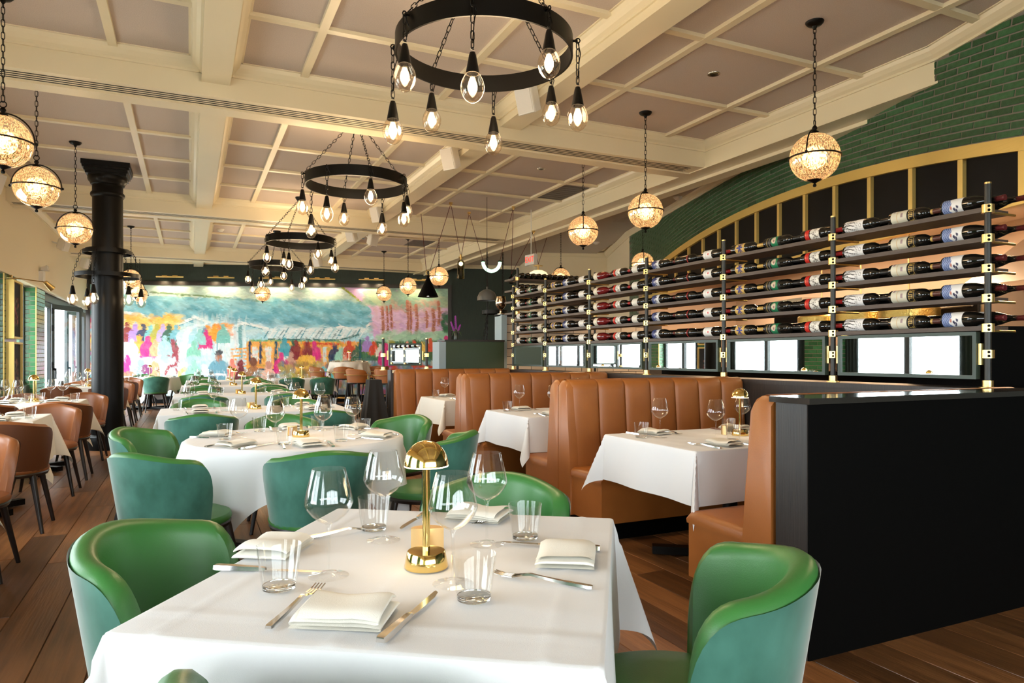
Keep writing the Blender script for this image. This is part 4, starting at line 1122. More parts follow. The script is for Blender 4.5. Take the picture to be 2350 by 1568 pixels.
o = link('card_holder', me_box, None, (.542, 1.672, Z), (0, 0, T1A + R(15)), (1.05, 1.05, 1.05)); tag(o, 'satin brass crescent holder behind the lamp on the square table', 'holder', 'brass crescent holders')
# ---- generic settings
def setting(c, d, e, z, what, group, seat='', k=0, tight=1.):
    """c table centre, d unit vector toward the seat, e distance of the edge"""
    d = Vector(d).normalized(); s = Vector((d.y, -d.x)) * -1          # s: diner's right
    c = Vector(c); rn = random
    def at(o, l): q = c + d * (e - o) + s * l; return (q.x + rn.uniform(-.008, .008), q.y + rn.uniform(-.008, .008), z)
    a = math.atan2(-d.y, -d.x) - PI / 2
    what = what + (', ' + seat if seat else '')
    napkin(at(.11, 0), a + rn.uniform(-.2, .2) + PI / 2, 'folded napkin on the ' + what, group, k)
    fork(at(.13, -.125 * tight), a + rn.uniform(-.12, .12), 'steel fork on the ' + what, group)
    knife(at(.135, .125 * tight), a + rn.uniform(-.12, .12), 'steel knife on the ' + what, group)
    wine_glass(at(.295, .10 * tight), 'empty wine glass on the ' + what, group)
    tumbler(at(.26, (.20 if tight == 1 else .25) * tight), 'empty tumbler on the ' + what, group)
make_table(T2.x, T2.y, 0, 'round pedestal table amid six green chairs under a white cloth', round_=True, hw=.63, hd=.63)
put_cloth(round_cloth(.63, .86, 180, 4, R(0), 10), T2.x, T2.y, 0, 'white cloth draped to a point on the round table with six green chairs')
for k, (l, d) in enumerate(((-.34, -.86), (.36, -.80), (.84, -.10), (.46, .80), (-.36, .84), (-.86, .04))):
    setting(T2, camv(l, d), .62, CZ0, 'round table', 'tableware on the round table', ['velvet chair back side', 'square table side', 'booth side', 'mural and booth side', 'mural and window side', 'window side'][k], k=k)
table_lamp((T2.x + .02, T2.y - .03, CZ0), 'brass mushroom lamp on the round table amid six green chairs', .3, True, .8)
for i, (x, y) in enumerate(ROWT):
    nm = '%s long table past the round one' % OW[i]
    make_table(x, y, 0, 'long pedestal table, %s past the round one' % OW[i], hw=.80, hd=.42)
    put_cloth(rect_cloth(.80, .42, .26, 24, 10 + i), x, y, 0, 'white cloth on the ' + nm)
    for dx in (-.47, .47):
        for s in (-1, 1): setting((x + dx, y), (0, s), .42, CZ0, nm, 'tableware on the %s long table' % OW[i], ('mural' if s > 0 else 'near') + ' side, ' + ('window end' if dx < 0 else 'booth end'), k=i)
    table_lamp((x, y, CZ0), 'brass mushroom lamp on the ' + nm, .2 * i, True)
for i, (x, y) in enumerate(((2.28, 16.1),)):
    nm = 'small table beside the bar stools'
    make_table(x, y, 0, 'pedestal table, the ' + nm, hw=.60, hd=.40)
    put_cloth(rect_cloth(.60, .40, .26, 20, 30 + i), x, y, 0, 'white cloth on the ' + nm)
    for dx in (-.32, .32):
        for s in (-1, 1): setting((x + dx, y), (0, s), .40, CZ0, nm, 'tableware on the stool side table', ('mural' if s > 0 else 'near') + ' side, ' + ('window end' if dx < 0 else 'booth end'), k=i)
    table_lamp((x, y, CZ0), 'brass mushroom lamp on the ' + nm, .2 * i, False)
make_table(T7.x, T7.y, 0, 'round pedestal table standing closest to the mural, window side', round_=True, hw=.62, hd=.62)
put_cloth(round_cloth(.62, .90, 96, 9, R(30)), T7.x, T7.y, 0, 'white cloth on the round table by the mural')
for k, a in enumerate((-150, -80, -20, 40, 100, 165)): setting(T7, (math.cos(R(a)), math.sin(R(a))), .60, CZ0, 'round table by the mural', 'tableware on the mural side round table', ['window side', 'column side', 'long table side', 'painted crowd side', 'mural side', 'folding door side'][k])
table_lamp((T7.x, T7.y, CZ0), 'brass mushroom lamp on the round table by the mural', 0, False)
for i, (x, y) in enumerate(LT):
    nm = 'window table ' + LW[i]; xc = x - .02
    make_table(xc, y, 0, 'pedestal table, the ' + nm, hw=.45, hd=.385)
    put_cloth(rect_cloth(.45, .385, .36, 22, 50 + i, .10), xc, y, 0, 'ivory cloth on the ' + nm, M['clothivory'])
    for dx in (-.2, .22):
        for s in (-1, 1): setting((xc + dx, y), (0, s), .385, CZ0, nm, 'tableware on the window table ' + LW[i], ('mural' if s > 0 else 'near') + ' side, ' + ('wall end' if dx < 0 else 'aisle end'), k=i, tight=.72)
    table_lamp((xc + .005, y, CZ0), 'brass mushroom lamp on the ' + nm, .4 * i, True)
# booth tables
BT = [(3.01, 3.30), (3.10, 5.45), (3.20, 7.75)]
BWd = ['next to the black partition', 'in the middle booth', 'in the last booth']
for i, (x, y) in enumerate(BT):
    nm = 'booth table ' + BWd[i]
    make_table(x, y, 0, 'pedestal table, the ' + nm, hw=.62, hd=.43)
    put_cloth(rect_cloth(.62, .43, .29, 60, 70 + i, .05), x, y, 0, 'white cloth with hanging corners on the ' + nm, M['cloth'] if i < 2 else M['clothivory'])
    for dx in (-.33, .33):
        for s in (-1, 1): setting((x + dx, y), (0, s), .43, CZ0, nm, 'tableware on the booth table ' + BWd[i], ('mural' if s > 0 else 'near') + ' side, ' + ('aisle end' if dx < 0 else 'rack end'), k=i)
    table_lamp((x + .10, y + .02, CZ0), 'brass mushroom lamp on the ' + nm, .5, True, 0.8 if i == 0 else 0)
# high table for the stools
make_table(HT.x, HT.y, 0, 'round high table among the bar stools before the mural', round_=True, hw=.46, hd=.46, z=1.10)
put_cloth(round_cloth(.46, .72, 96, 21, R(40), 11), HT.x, HT.y, 0, 'ivory cloth falling in pleats from the high stool table', M['clothivory'], 1.10)
for k, a in enumerate((195, 250, 320, 30)): setting(HT, (math.cos(R(a)), math.sin(R(a))), .45, 1.105, 'high stool table', 'tableware on the high table', ['window side', 'near side', 'booth side', 'mural side'][k])
table_lamp((HT.x, HT.y, 1.105), 'brass mushroom lamp on the high stool table', 0, False)
# black cloth over a tray stand at the booth end
t = thing('tray_stand', 'folding tray stand draped with a black cloth at the end of the booths', 'tray stand', (2.22, 9.15, 0))
def drp(u, v):
    th = 2 * PI * u; r = .10 + .13 * v ** 1.2 + .018 * math.sin(7 * th) * v; q = max(abs(math.cos(th)), abs(math.sin(th)))
    return (r * math.cos(th) / q * .8, r * math.sin(th) / q * 1.1, .93 - .80 * v)
db = MB().grid(drp, 48, 12, cu=True); db.f.append(tuple(i * 13 for i in range(48))[::-1])
db.build('drape', mat('black_cloth', (.012, .011, .010), .9), t)
for sx in (-1, 1):
    for sy in (-1, 1): MB().cyl((sx * .13, sy * .18, 0), (-sx * .05, sy * .09, .92), .012, n=8).build('leg', M['legs'], t)
# ================================================================== WINE RACK
RX = 4.20
RY = [2.485, 3.553, 4.679, 5.80, 6.907, 8.0, 8.995]
SHZ = [2.108, 1.936, 1.762, 1.589, 1.417]           # shelf tops
rack = thing('wine_rack', 'dark shelved wine rack with brass collars standing on the booth wall', 'wine rack', (RX, 2.485, 1.055))
RO = Vector(rack.location)
me_col = MB().lathe([(.0185, -.024), (.033, -.024), (.033, .024), (.0185, .024)], 24).mesh('collar', M['brass'])
me_bolt = MB().lathe([(.0005, .0005), (.0075, .0005), (.008, 0)], 10).mesh('bolt', M['blackpaint'])
post_me = MB().cyl((0, 0, 0), (0, 0, 1.185), .0178, n=20).mesh('post', M['post'])
base_me = MB().lathe([(.045, 0), (.045, .006), (.0285, .008), (.0285, .045), (.018, .046)], 24).mesh('foot', M['brass'])
cap_me = MB().lathe([(.0178, 1.185), (.0178, 1.195), (.0005, 1.197)], 20).mesh('cap', M['brass'])
rod_me = MB().cyl((.02, 0, 0), (.26, 0, 0), .0075, n=10).mesh('bracket', M['brass'])
for y in RY:
    p = link('post', post_me, rack, (0, y - RO.y, 0)); link('foot', base_me, p); link('cap', cap_me, p)
    for z in [s - .012 for s in SHZ] + [1.253]:
        c = link('collar', me_col, p, (0, 0, z - RO.z))
        for dz in (-.0115, .0115):
            link('bolt', me_bolt, p, (-.0333 * math.cos(R(40)), -.0333 * math.sin(R(40)), z - RO.z + dz), (PI / 2, 0, -R(50)))
        if z > 1.3: link('bracket', rod_me, p, (0, 0, z - RO.z - .018))
for i in range(6):
    y0, y1 = RY[i] + .028, RY[i + 1] - .028
    for z in SHZ:
        MB().box(-.012, .245, y0 - RO.y, y1 - RO.y, z - RO.z - .027, z - RO.z).build('shelf', M['shelf'], rack, False)
# mirrors in each bay, hung between the posts
M['mframe'] = mat('mirror_frame', (.028, .05, .036), .4)
for i in range(6):
    y0, y1 = RY[i] + .055 - RO.y, RY[i + 1] - .055 - RO.y; z0, z1 = 1.105 - RO.z, 1.385 - RO.z
    fr = MB(); w = .022
    for (a, b, c, d) in ((y0, y1, z0, z0 + w), (y0, y1, z1 - w, z1), (y0, y0 + w, z0 + w, z1 - w), (y1 - w, y1, z0 + w, z1 - w)): fr.box(-.02, .02, a, b, c, d)
    f_ = fr.build('mirror_frame', M['mframe'], rack, False)
    MB().box(-.009, .012, y0 + w, y1 - w, z0 + w, z1 - w).build('mirror_glass', M['mirror'], f_, False)
    for yy in (y0 - .012, y1 + .012):
        MB().box(-.006, .012, yy - .010, yy + .010, 1.19 - RO.z, 1.315 - RO.z).build('clip', M['brass'], f_, False)
        s = -1 if yy < y0 else 1
        MB().cyl((0, yy, 1.253 - RO.z), (0, yy + s * .03, 1.253 - RO.z), .006, n=8).build('pin', M['brass'], f_)
# ---- bottles (lie along the rack, neck toward -Y)
BORD = [(.0005, .004), (.030, .004), (.040, .0), (.0425, .006), (.0425, .215), (.040, .235), (.030, .256), (.0185, .270), (.0160, .285), (.0155, .345), (.0170, .347), (.0170, .358), (.0005, .358)]
BURG = [(.0005, .004), (.032, .004), (.043, .0), (.0455, .006), (.0455, .165), (.042, .195), (.033, .225), (.023, .255), (.0170, .280), (.0155, .345), (.0170, .347), (.0170, .358), (.0005, .358)]
NA, NL = 56, 44
FONT = {'Q': '01110 10001 10001 10001 10101 10010 01101', 'U': '10001 10001 10001 10001 10001 10001 01110', 'I': '111 010 010 010 010 010 111', 'L': '10000 10000 10000 10000 10000 10000 11111',
        'T': '11111 00100 00100 00100 00100 00100 00100', 'S': '01111 10000 10000 01110 00001 00001 11110', 'A': '01110 10001 10001 11111 10001 10001 10001', 'G': '01110 10001 10000 10111 10001 10001 01110'}
def glyphs(txt):
    cols = []
    for c in txt:
        g = [list(map(int, r)) for r in FONT[c].split()]; cols.append(np.array(g)); cols.append(np.zeros((7, 1), int))
    return np.concatenate(cols[:-1], 1)
def lab(base): a = np.ones((NA, NL, 3)) * np.array(base); return a          # [around, along]
AA, LL = np.meshgrid(np.linspace(0, 1, NA), np.linspace(0, 1, NL), indexing='ij')
rs = np.random.RandomState(5)
def blob(a, ca, cl, ra, rl, col): a[((AA - ca) / ra) ** 2 + ((LL - cl) / rl) ** 2 < 1] = col
def put_text(a, txt, a0, a1, l0, l1, col):
    g = glyphs(txt); H, W = g.shape
    ia = ((AA - a0) / (a1 - a0) * W).astype(int); il = ((l1 - LL) / (l1 - l0) * H).astype(int)
    ok = (AA >= a0) & (AA < a1) & (LL > l0) & (LL <= l1)
    m = np.zeros(AA.shape, bool); m[ok] = g[np.clip(il[ok], 0, H - 1), np.clip(ia[ok], 0, W - 1)] > 0; a[m] = col
def L_tree():
    a = lab((.80, .80, .79)); m = LL < .42 + .06 * np.sin(AA * 20); a[m] = (.08, .13, .32)
    n = (np.sin(LL * 60 + 6 * np.sin(AA * 14)) > .3) & m; a[n] = (.35, .42, .62)
    for k in range(14): blob(a, .45 + rs.rand() * .25, .55 + rs.rand() * .25, .03, .035, (.03, .03, .08))
    blob(a, .5, .45, .05, .05, (.5, .2, .15)); return a
def L_cream():
    a = lab((.66, .63, .50)); a[(np.abs(LL - .38) < .02)] = (.60, .45, .25)
    a[(LL > .62) & (LL < .76) & (AA > .36) & (AA < .50)] = (.36, .26, .27); a[(LL > .08) & (LL < .2) & (AA > .15) & (AA < .3)] = (.38, .25, .26); return a
def L_gold():
    a = lab((.008, .007, .006)); put_text(a, 'QUILT', .22, .72, .18, .62, (.62, .42, .12)); a[(LL > .7) & (LL < .76) & (AA > .25) & (AA < .7)] = (.5, .34, .1); return a
def L_antler():
    a = lab((.80, .80, .80))
    for k in range(7):
        c0 = .1 + .12 * k; cv = c0 + .18 * np.sin(LL * 5 + k) * (.6 - LL); a[(np.abs(AA - cv) < .016) & (LL < .58)] = (.02, .02, .02)
    for k in range(40): blob(a, rs.rand(), rs.rand() * .22, .02, .012, (.03, .03, .03))
    put_text(a, 'STAG', .34, .66, .58, .70, (.25, .25, .25)); blob(a, .45, .84, .07, .07, (.35, .35, .35)); blob(a, .45, .84, .045, .045, (.8, .8, .8)); return a
def L_red():
    a = lab((.78, .76, .70)); a[LL < .30] = (.55, .03, .02); a[(LL > .30) & (LL < .36)] = (.02, .015, .01); put_text(a, 'LL', .4, .5, .05, .25, (.8, .5, .2))
    for k in range(40): blob(a, .5 + .2 * rs.randn() * .6, .66 + .12 * rs.randn(), .025, .03, (.08, .07, .06) if k % 2 else (.45, .43, .38))
    return a
def L_green():
    a = lab((.012, .012, .010)); a[(LL > .42) & (LL < .85) & (AA > .1) & (AA < .9)] = (.02, .20, .09)
    blob(a, .42, .60, .14, .14, (.62, .50, .38)); blob(a, .45, .62, .05, .06, (.25, .15, .12)); a[np.abs(LL - .14) < .015] = (.55, .4, .12); a[np.abs(LL - .30) < .012] = (.4, .4, .38); return a
def L_star():
    a = lab((.62, .42, .12)); th = np.arctan2((LL - .5), (AA - .45) * 1.2); r = np.hypot(LL - .5, (AA - .45) * 1.2)
    a[r < .22 + .12 * np.cos(8 * th)] = (.03, .04, .22); a[(LL < .06) | (LL > .94)] = (.45, .30, .08)
    a[(LL > .86) & (AA > .75)] = (.2, .15, .3); return a
def L_white():
    a = lab((.80, .79, .76)); blob(a, .45, .62, .045, .08, (.6, .04, .05)); a[(np.abs(LL - .3) < .01) & (AA > .3) & (AA < .7)] = (.4, .4, .4)
    a[(np.abs(LL - .22) < .01) & (AA > .35) & (AA < .65)] = (.4, .4, .4); return a
def L_blue():
    a = lab((.05, .07, .20)); a[LL > .55] = (.68, .70, .72)
    for k in range(18): blob(a, .3 + rs.rand() * .4, .3 + rs.rand() * .4, .04, .05, (.6, .62, .7) if k % 2 else (.02, .02, .06))
    return a
def L_plain(c): return lab(c)
def L_sketch():
    a = lab((.76, .75, .72))
    for k in range(60): blob(a, rs.rand(), rs.rand(), .02, .02, (.15, .15, .15))
    return a
M['label'] = vcol('bottle_label', .45, .4)
CAPM = {k: mat('capsule_' + k, c, .35, .1) for k, c in dict(burgundy=(.11, .012, .014), brown=(.10, .035, .028), black=(.012, .012, .012), red=(.36, .014, .018), gold=(.55, .36, .10)).items()}
def label_mesh(r, l0, l1, img):
    a0, a1 = R(205), R(40)       # over the -X side, from top round to bottom; the axis is local Z
    mb = MB()
    for i in range(NA):
        th = R(55) + (R(325) - R(55)) * i / (NA - 1)          # measured from local +Y
        for j in range(NL): mb.v.append((r * math.cos(th), r * math.sin(th), l0 + (l1 - l0) * j / (NL - 1)))
    mb.f = [(i * NL + j, (i + 1) * NL + j, (i + 1) * NL + j + 1, i * NL + j + 1) for i in range(NA - 1) for j in range(NL - 1)]
    cols = np.concatenate([img.reshape(-1, 3), np.ones((NA * NL, 1))], 1)
    return mb.mesh('label', M['label'], True, cols)
TYPES = {}
def btype(key, look, shape, labels, caps, glass='bottle'):
    prof = BORD if shape == 'b' else BURG; r = .0425 if shape == 'b' else .0455
    body = MB().lathe(prof, 24).mesh('glass', M[glass])
    parts = [('capsule', MB().lathe([(.0162, .283), (.0164, .3), (.0163, .344), (.0178, .346), (.0178, .359), (.0005, .3592)], 16).mesh('capsule', CAPM[caps]))]
    if key == 'cream': parts.append(('capsule_band', MB().lathe([(.0172, .275), (.0172, .293)], 16).mesh('capsule_band', CAPM['gold'])))
    for (l0, l1, img) in labels: parts.append(('label', label_mesh(r + .0006, l0, l1, img)))
    TYPES[key] = (look, body, parts, r)
btype('tree', 'white and blue label', 'g', [(.012, .135, L_tree())], 'burgundy')
btype('cream', 'cream and gold lettered label', 'b', [(.022, .135, L_cream()), (.136, .200, L_gold())], 'brown')
btype('antler', 'black antler label', 'b', [(.018, .170, L_antler())], 'black')
btype('redwhite', 'red and white label', 'b', [(.045, .175, L_red())], 'red')
btype('green', 'green and gold label', 'b', [(.02, .175, L_green())], 'black')
btype('star', 'blue star label', 'b', [(.06, .165, L_star())], 'gold')
btype('white', 'red crested white label', 'b', [(.03, .135, L_white())], 'red')
btype('dark', 'red neck ring', 'b', [(.175, .183, L_plain((.5, .02, .02)))], 'black')
btype('blue', 'navy and white label', 'g', [(.015, .125, L_blue())], 'burgundy')
btype('ivory', 'ivory label', 'b', [(.03, .125, L_plain((.74, .72, .64)))], 'black')
btype('redglass', 'cream label on red glass', 'g', [(.01, .085, L_plain((.72, .68, .55)))], 'burgundy', 'redbottle')
btype('sketch', 'black sketched label', 'b', [(.03, .15, L_sketch())], 'black')
btype('bare', 'bare dark glass', 'b', [], 'burgundy')
SEQ = [['tree', 'cream', 'antler'], ['redwhite', 'green', 'star'], ['white', 'dark', 'blue'], ['ivory', 'redwhite', 'redglass'], ['antler', 'blue', 'star'], ['cream', 'green', 'white']]
SEQ[4][0] = 'sketch'
SHN = ['top shelf', 'second shelf', 'third shelf', 'fourth shelf', 'lowest shelf']
def bottle(key, loc, rot, label, group):
    look, body, parts, r = TYPES[key]
    t = thing('wine_bottle', label, 'wine bottle', loc, 0, group); t.rotation_euler = rot
    link('glass', body, t)
    for n_, me_ in parts: link(n_, me_, t)
    return t
# local Z -> -Y, local -X stays toward the room (-X): rotate +90deg about X
for si, z in enumerate(SHZ):
    for bi in range(6):
        for k in range(3):
            key = SEQ[bi][k]; r = TYPES[key][3]
            pitch = (RY[bi + 1] - RY[bi]) / 3
            y = RY[bi] - .07 + pitch * (k + 1) - .003
            bt = bottle(key, (RX + .044, y, z + r + .0005), (PI / 2, random.uniform(-.12, .12), 0), 'wine bottle with %s on the rack %s%s' % (TYPES[key][0], SHN[si], ', mural end' if bi > 2 else ''), 'front row wine bottles'); bt.scale = (1, 1, min(1, (pitch - .004) / .358))
            kb = key if (k == 0 and bi == 0) else ('bare' if key != 'redglass' else key)
            bt = bottle(kb, (RX + .158, y - .05, z + TYPES[kb][3] + .0005), (PI / 2, random.uniform(-.1, .1), 0), 'dark bottle lying behind the %s, rack %s%s' % (TYPES[key][0], SHN[si], ', mural end' if bi > 2 else ''), 'back row wine bottles'); bt.scale = (1, 1, min(1, (pitch - .004) / .358))
# ---- wing of the rack that crosses its far end
WY = 9.36
wing = thing('wine_rack', 'dark wine rack wing crossing the far end, bottle bases outward', 'wine rack', (4.44, WY, 0))
WZ = [2.41, 2.24, 2.07, 1.90]
for x in (0, 1.35):
    p = MB().cyl((x, 0, 0), (x, 0, 2.56), .0178, n=16).build('post', M['post'], wing)
    for z in WZ: link('collar', me_col, p, (x, 0, z - .012))
    for z in WZ: MB().cyl((x, 0, z - .03), (x + .02, .20, z - .03), .008, n=8).build('bracket', M['brass'], wing)
for z in WZ: MB().box(-.06, 1.40, .02, .34, z - .03, z).build('shelf', M['shelf'], wing, False)
for si, z in enumerate(WZ[:3]):
    for k in range(13):
        bottle('bare', (4.53 + .094 * k, WY + .005, z + .043), (-PI / 2, 0, 0), 'wine bottle lying base outward on the %s of the rack wing' % SHN[si], 'wine bottles on the rack wing')
# small mirror on the booth end wall
sm = thing('post_mirror', 'small framed mirror held between two brass collared posts on the booth end wall', 'mirror', (2.32, 9.04, 1.055))
for x in (0, .60):
    p = MB().cyl((x, 0, 0), (x, 0, .42), .0178, n=16).build('post', M['post'], sm); link('foot', base_me, p, (x, 0, 0)); link('collar', me_col, p, (x, 0, .20))
    MB().lathe([(.0178, .42), (.0178, .43), (.0005, .432)], 16, Matrix.Translation((x, 0, 0))).build('cap', M['brass'], p)
    s = 1 if x == 0 else -1
    MB().box(x + s * .06 - .008, x + s * .06 + .008, -.01, .01, .14, .26).build('clip', M['brass'], sm, False)
    MB().cyl((x, 0, .20), (x + s * .06, 0, .20), .006, n=8).build('pin', M['brass'], sm)
fr = MB(); w = .02
for (a, b, c, d) in ((.075, .525, .06, .06 + w), (.075, .525, .36 - w, .36), (.075, .075 + w, .06 + w, .36 - w), (.525 - w, .525, .06 + w, .36 - w)): fr.box(a, b, -.02, .02, c, d)
f_ = fr.build('mirror_frame', M['mframe'], sm, False)
MB().box(.095, .505, -.009, .01, .08, .34).build('mirror_glass', M['mirror'], f_, False)
# ================================================================== KITCHEN BEHIND THE RACK
M['ktile'] = vary(mat('cream_subway_tile', (.62, .56, .46), .2), .08)
M['kwall'] = mat('kitchen_wall', (.62, .47, .34), .5)
kt = struct('wall_kitchen_tile', MB().box(4.42, 7.4, 9.78, 9.95, 0, 1.86), M['grout'])
tiles(kt, (4.42, 9.778, .86), (1, 0, 0), (0, -1, 0), 2.6, 1.0, .305, .125, .008, M['ktile'], 'tile')
MB().box(4.33, 4.42, 9.70, 9.96, 0, 1.88).build('end_post', mat('pale_blue_paint', (.30, .40, .44), .5), kt, False)
MB().box(4.33, 7.4, 9.74, 9.97, 1.86, 1.89).build('cap', M['blackwood'], kt, False)
KD = 2.3
kw = struct('wall_kitchen', MB().box(-2.0, 8.6, -KD - .1, -KD, 0, 3.0, BM).box(-2.1, -2.0, -KD, -.25, 0, 3.0, BM).box(8.5, 8.6, -KD, -.25, 0, 3.0, BM), M['kwall'])
struct('ceiling_kitchen', MB().box(-2.0, 8.6, -KD, -.2, 2.75, 2.85, BM), M['kwall'])
struct('wall_pass', MB().box(-1.6, 7.9, -.25, -.05, 0, 1.08, BM), M['blackpaint'])
def kthing(name, label, cat, s, y, z): 
    p = BM @ Vector((s, y, 0)); return thing(name, label, cat, (p.x, p.y, z), math.atan2(BU.y, BU.x))
for k in range(4):
    t = kthing('strip_light', 'warm strip light on the kitchen ceiling behind the arch, %s from the end post' % ['first', 'second', 'third', 'fourth'][k], 'ceiling light', -.2 + 2.2 * k, -1.0, 2.69); t['group'] = 'kitchen strip lights'
    MB().box(-.6, .6, -.07, .07, 0, .05).build('housing', M['plasticwhite'], t, False)
    MB().box(-.57, .57, -.05, .05, -.012, 0).build('diffuser', emis('strip_diffuser', (1., .66, .38), 14), t, False)
    l = window_light('strip_glow', (0, 0, -.02), (0, 0, 0), 1.1, .1, 70, (1., .68, .42)); l.parent = t
for k in range(3):
    t = kthing('heat_lamp', 'hammered gold drum heat lamp over the kitchen pass, %s from the end post' % ['first', 'second', 'third'][k], 'heat lamp', 1.05 + .75 * k, -.55, 1.62); t['group'] = 'gold heat lamps'
    MB().lathe([(.27, 0), (.27, .09), (.24, .12), (.03, .13), (.03, .16), (.0005, .16)], 36).build('shade', mat('hammered_gold', (.78, .55, .16), .3, 1., bump=(60, .5)), t)
    MB().cyl((0, 0, .15), (0, 0, 1.13), .008, n=8).build('stem', M['brass'], t)
    MB().sphere((0, 0, .04), .05, 12, 8).build('bulb', emis('heat_bulb', (1., .5, .2), 12), t)
t = kthing('kitchen_shelf', 'steel kitchen shelf carrying stacked plates behind the rack', 'shelf', 3.0, -1.9, 1.30)
MB().box(-2.6, 2.6, -.25, .25, 0, .03).build('top', M['kitchensteel'], t, False)
for sx in (-2.5, 0, 2.5): MB().cyl((sx, .2, -1.3), (sx, .2, 0), .02, n=8).build('leg', M['kitchensteel'], t)
t = kthing('range_hood', 'steel range hood on the kitchen back wall', 'range hood', .4, -1.75, 1.95)
MB().add([(-.9, -.5, 0), (.9, -.5, 0), (.9, .45, 0), (-.9, .45, 0), (-.5, -.5, .5), (.5, -.5, .5), (.5, 0, .5), (-.5, 0, .5)], [(0, 3, 2, 1), (4, 5, 6, 7), (0, 1, 5, 4), (1, 2, 6, 5), (2, 3, 7, 6), (3, 0, 4, 7)]).build('canopy', M['kitchensteel'], t, False)
MB().box(-.3, .3, -.5, -.1, .5, .8).build('duct', M['kitchensteel'], t, False)
rn = random.Random(8)
for k in range(7):
    h_ = rn.uniform(.12, .26); p = BM @ Vector((1.0 + .62 * k, -1.85, 1.332))
    o = MB().lathe([(.05, 0), (.10, .01), (.11, h_), (.105, h_), (.09, .02), (.0005, .015)], 20).build('stock_pot', M['kitchensteel']); o.location = p
    tag(o, 'steel stock pot on the kitchen shelf, %s counting from the range hood' % ['first', 'second', 'third', 'fourth', 'fifth', 'sixth', 'seventh'][k], 'pot', 'stock pots')
for k in range(5):
    t = kthing('kitchen_oven', 'dark steel oven on the kitchen counter, %s from the end post' % ['first', 'second', 'third', 'fourth', 'fifth'][k], 'oven', -.6 + 1.55 * k, -1.25, .9); t['group'] = 'kitchen ovens'
    h_ = (.55, .95, .48, 1.15, .7)[k]
    MB().box(-.38, .38, -.3, .3, 0, h_).build('body', M['kitchensteel'] if k % 2 else M['blackpanel'], t, False)
    MB().box(-.32, .32, .3, .32, .06, h_ - .08).build('door', M['blackpanel'], t, False)
    MB().cyl((-.28, .34, h_ - .13), (.28, .34, h_ - .13), .012, n=8).build('handle', M['kitchensteel'], t)
t = kthing('kitchen_counter', 'steel kitchen counter carrying the ovens', 'counter', 2.5, -1.25, 0)
MB().box(-3.7, 3.7, -.34, .34, .86, .90).build('worktop', M['kitchensteel'], t, False)
for sx in (-3.6, -1.2, 1.2, 3.6): MB().box(sx - .03, sx + .03, -.3, .3, 0, .86).build('leg', M['kitchensteel'], t, False)
t = kthing('oven_cabinet', 'black kitchen cabinet filling the gap behind the rack end post', 'cabinet', -.95, .42, 0)
MB().box(-.35, .35, -.30, .30, 0, 1.40).build('body', M['blackpaint'], t, False)
MB().box(-.36, .36, -.31, .31, 1.40, 1.43).build('top', M['blackpaint'], t, False)
# ================================================================== MURAL
class Paint:
    def __init__(s, w, h, sc): s.sc = sc; s.W, s.H = int(w * sc), int(h * sc); s.a = np.ones((s.H, s.W, 3)); s.rs = np.random.RandomState(11)
    def _blend(s, y0, y1, x0, x1, m, c, al):
        r = s.a[y0:y1, x0:x1]; k = (m * al)[..., None]; s.a[y0:y1, x0:x1] = r * (1 - k) + np.array(c) * k
    def ell(s, cx, cy, rx, ry, c, ang=0, al=1., soft=.15):
        q = s.sc; cx, cy, rx, ry = cx * q, cy * q, max(rx * q, .4), max(ry * q, .4); R_ = max(rx, ry) + 2
        x0, x1, y0, y1 = int(max(0, cx - R_)), int(min(s.W, cx + R_ + 1)), int(max(0, cy - R_)), int(min(s.H, cy + R_ + 1))
        if x1 <= x0 or y1 <= y0: return
        yy, xx = np.mgrid[y0:y1, x0:x1]; dx, dy = xx - cx, yy - cy; ca, sa = math.cos(ang), math.sin(ang)
        d = ((dx * ca + dy * sa) / rx) ** 2 + ((-dx * sa + dy * ca) / ry) ** 2
        s._blend(y0, y1, x0, x1, np.clip((1 - d) / soft, 0, 1), c, al)
    def poly(s, pts, c, al=1.):
        q = s.sc; P = [(x * q, y * q) for x, y in pts]
        x0, x1 = int(max(0, min(p[0] for p in P))), int(min(s.W, max(p[0] for p in P) + 1)); y0, y1 = int(max(0, min(p[1] for p in P))), int(min(s.H, max(p[1] for p in P) + 1))
        if x1 <= x0 or y1 <= y0: return
        yy, xx = np.mgrid[y0:y1, x0:x1]; ins = np.zeros(xx.shape, bool); n = len(P)
        for i in range(n):
            (ax, ay), (bx, by) = P[i], P[(i + 1) % n]
            if ay == by: continue
            c_ = ((ay > yy) != (by > yy)) & (xx < (bx - ax) * (yy - ay) / (by - ay) + ax); ins ^= c_
        s._blend(y0, y1, x0, x1, ins.astype(float), c, al)
    def line(s, pts, w, c, al=1.):
        for (x0, y0), (x1, y1) in zip(pts[:-1], pts[1:]):
            L = math.hypot(x1 - x0, y1 - y0); n = max(1, int(L / max(w * .5, .8)))
            for i in range(n + 1): s.ell(x0 + (x1 - x0) * i / n, y0 + (y1 - y0) * i / n, w, w, c, 0, al, .5)
    def scrub(s, x0, x1, y0, y1, cols, n, lw, lh, ang=0., da=.3, al=.55):
        for _ in range(n):
            c = cols[s.rs.randint(len(cols))]; s.ell(s.rs.uniform(x0, x1), s.rs.uniform(y0, y1), lw * s.rs.uniform(.5, 1.4), lh * s.rs.uniform(.5, 1.4), c, ang + s.rs.uniform(-da, da), al * s.rs.uniform(.5, 1), .6)
    def person(s, x, y, h, c, w=None, al=.95):
        w = w or h * .34
        s.ell(x, y - h * .82, h * .13, h * .17, c, 0, al); s.ell(x, y - h * .40, w, h * .34, c, 0, al); s.poly([(x - w, y - h * .4), (x + w, y - h * .4), (x + w * 1.05, y), (x - w * 1.05, y)], c, al)
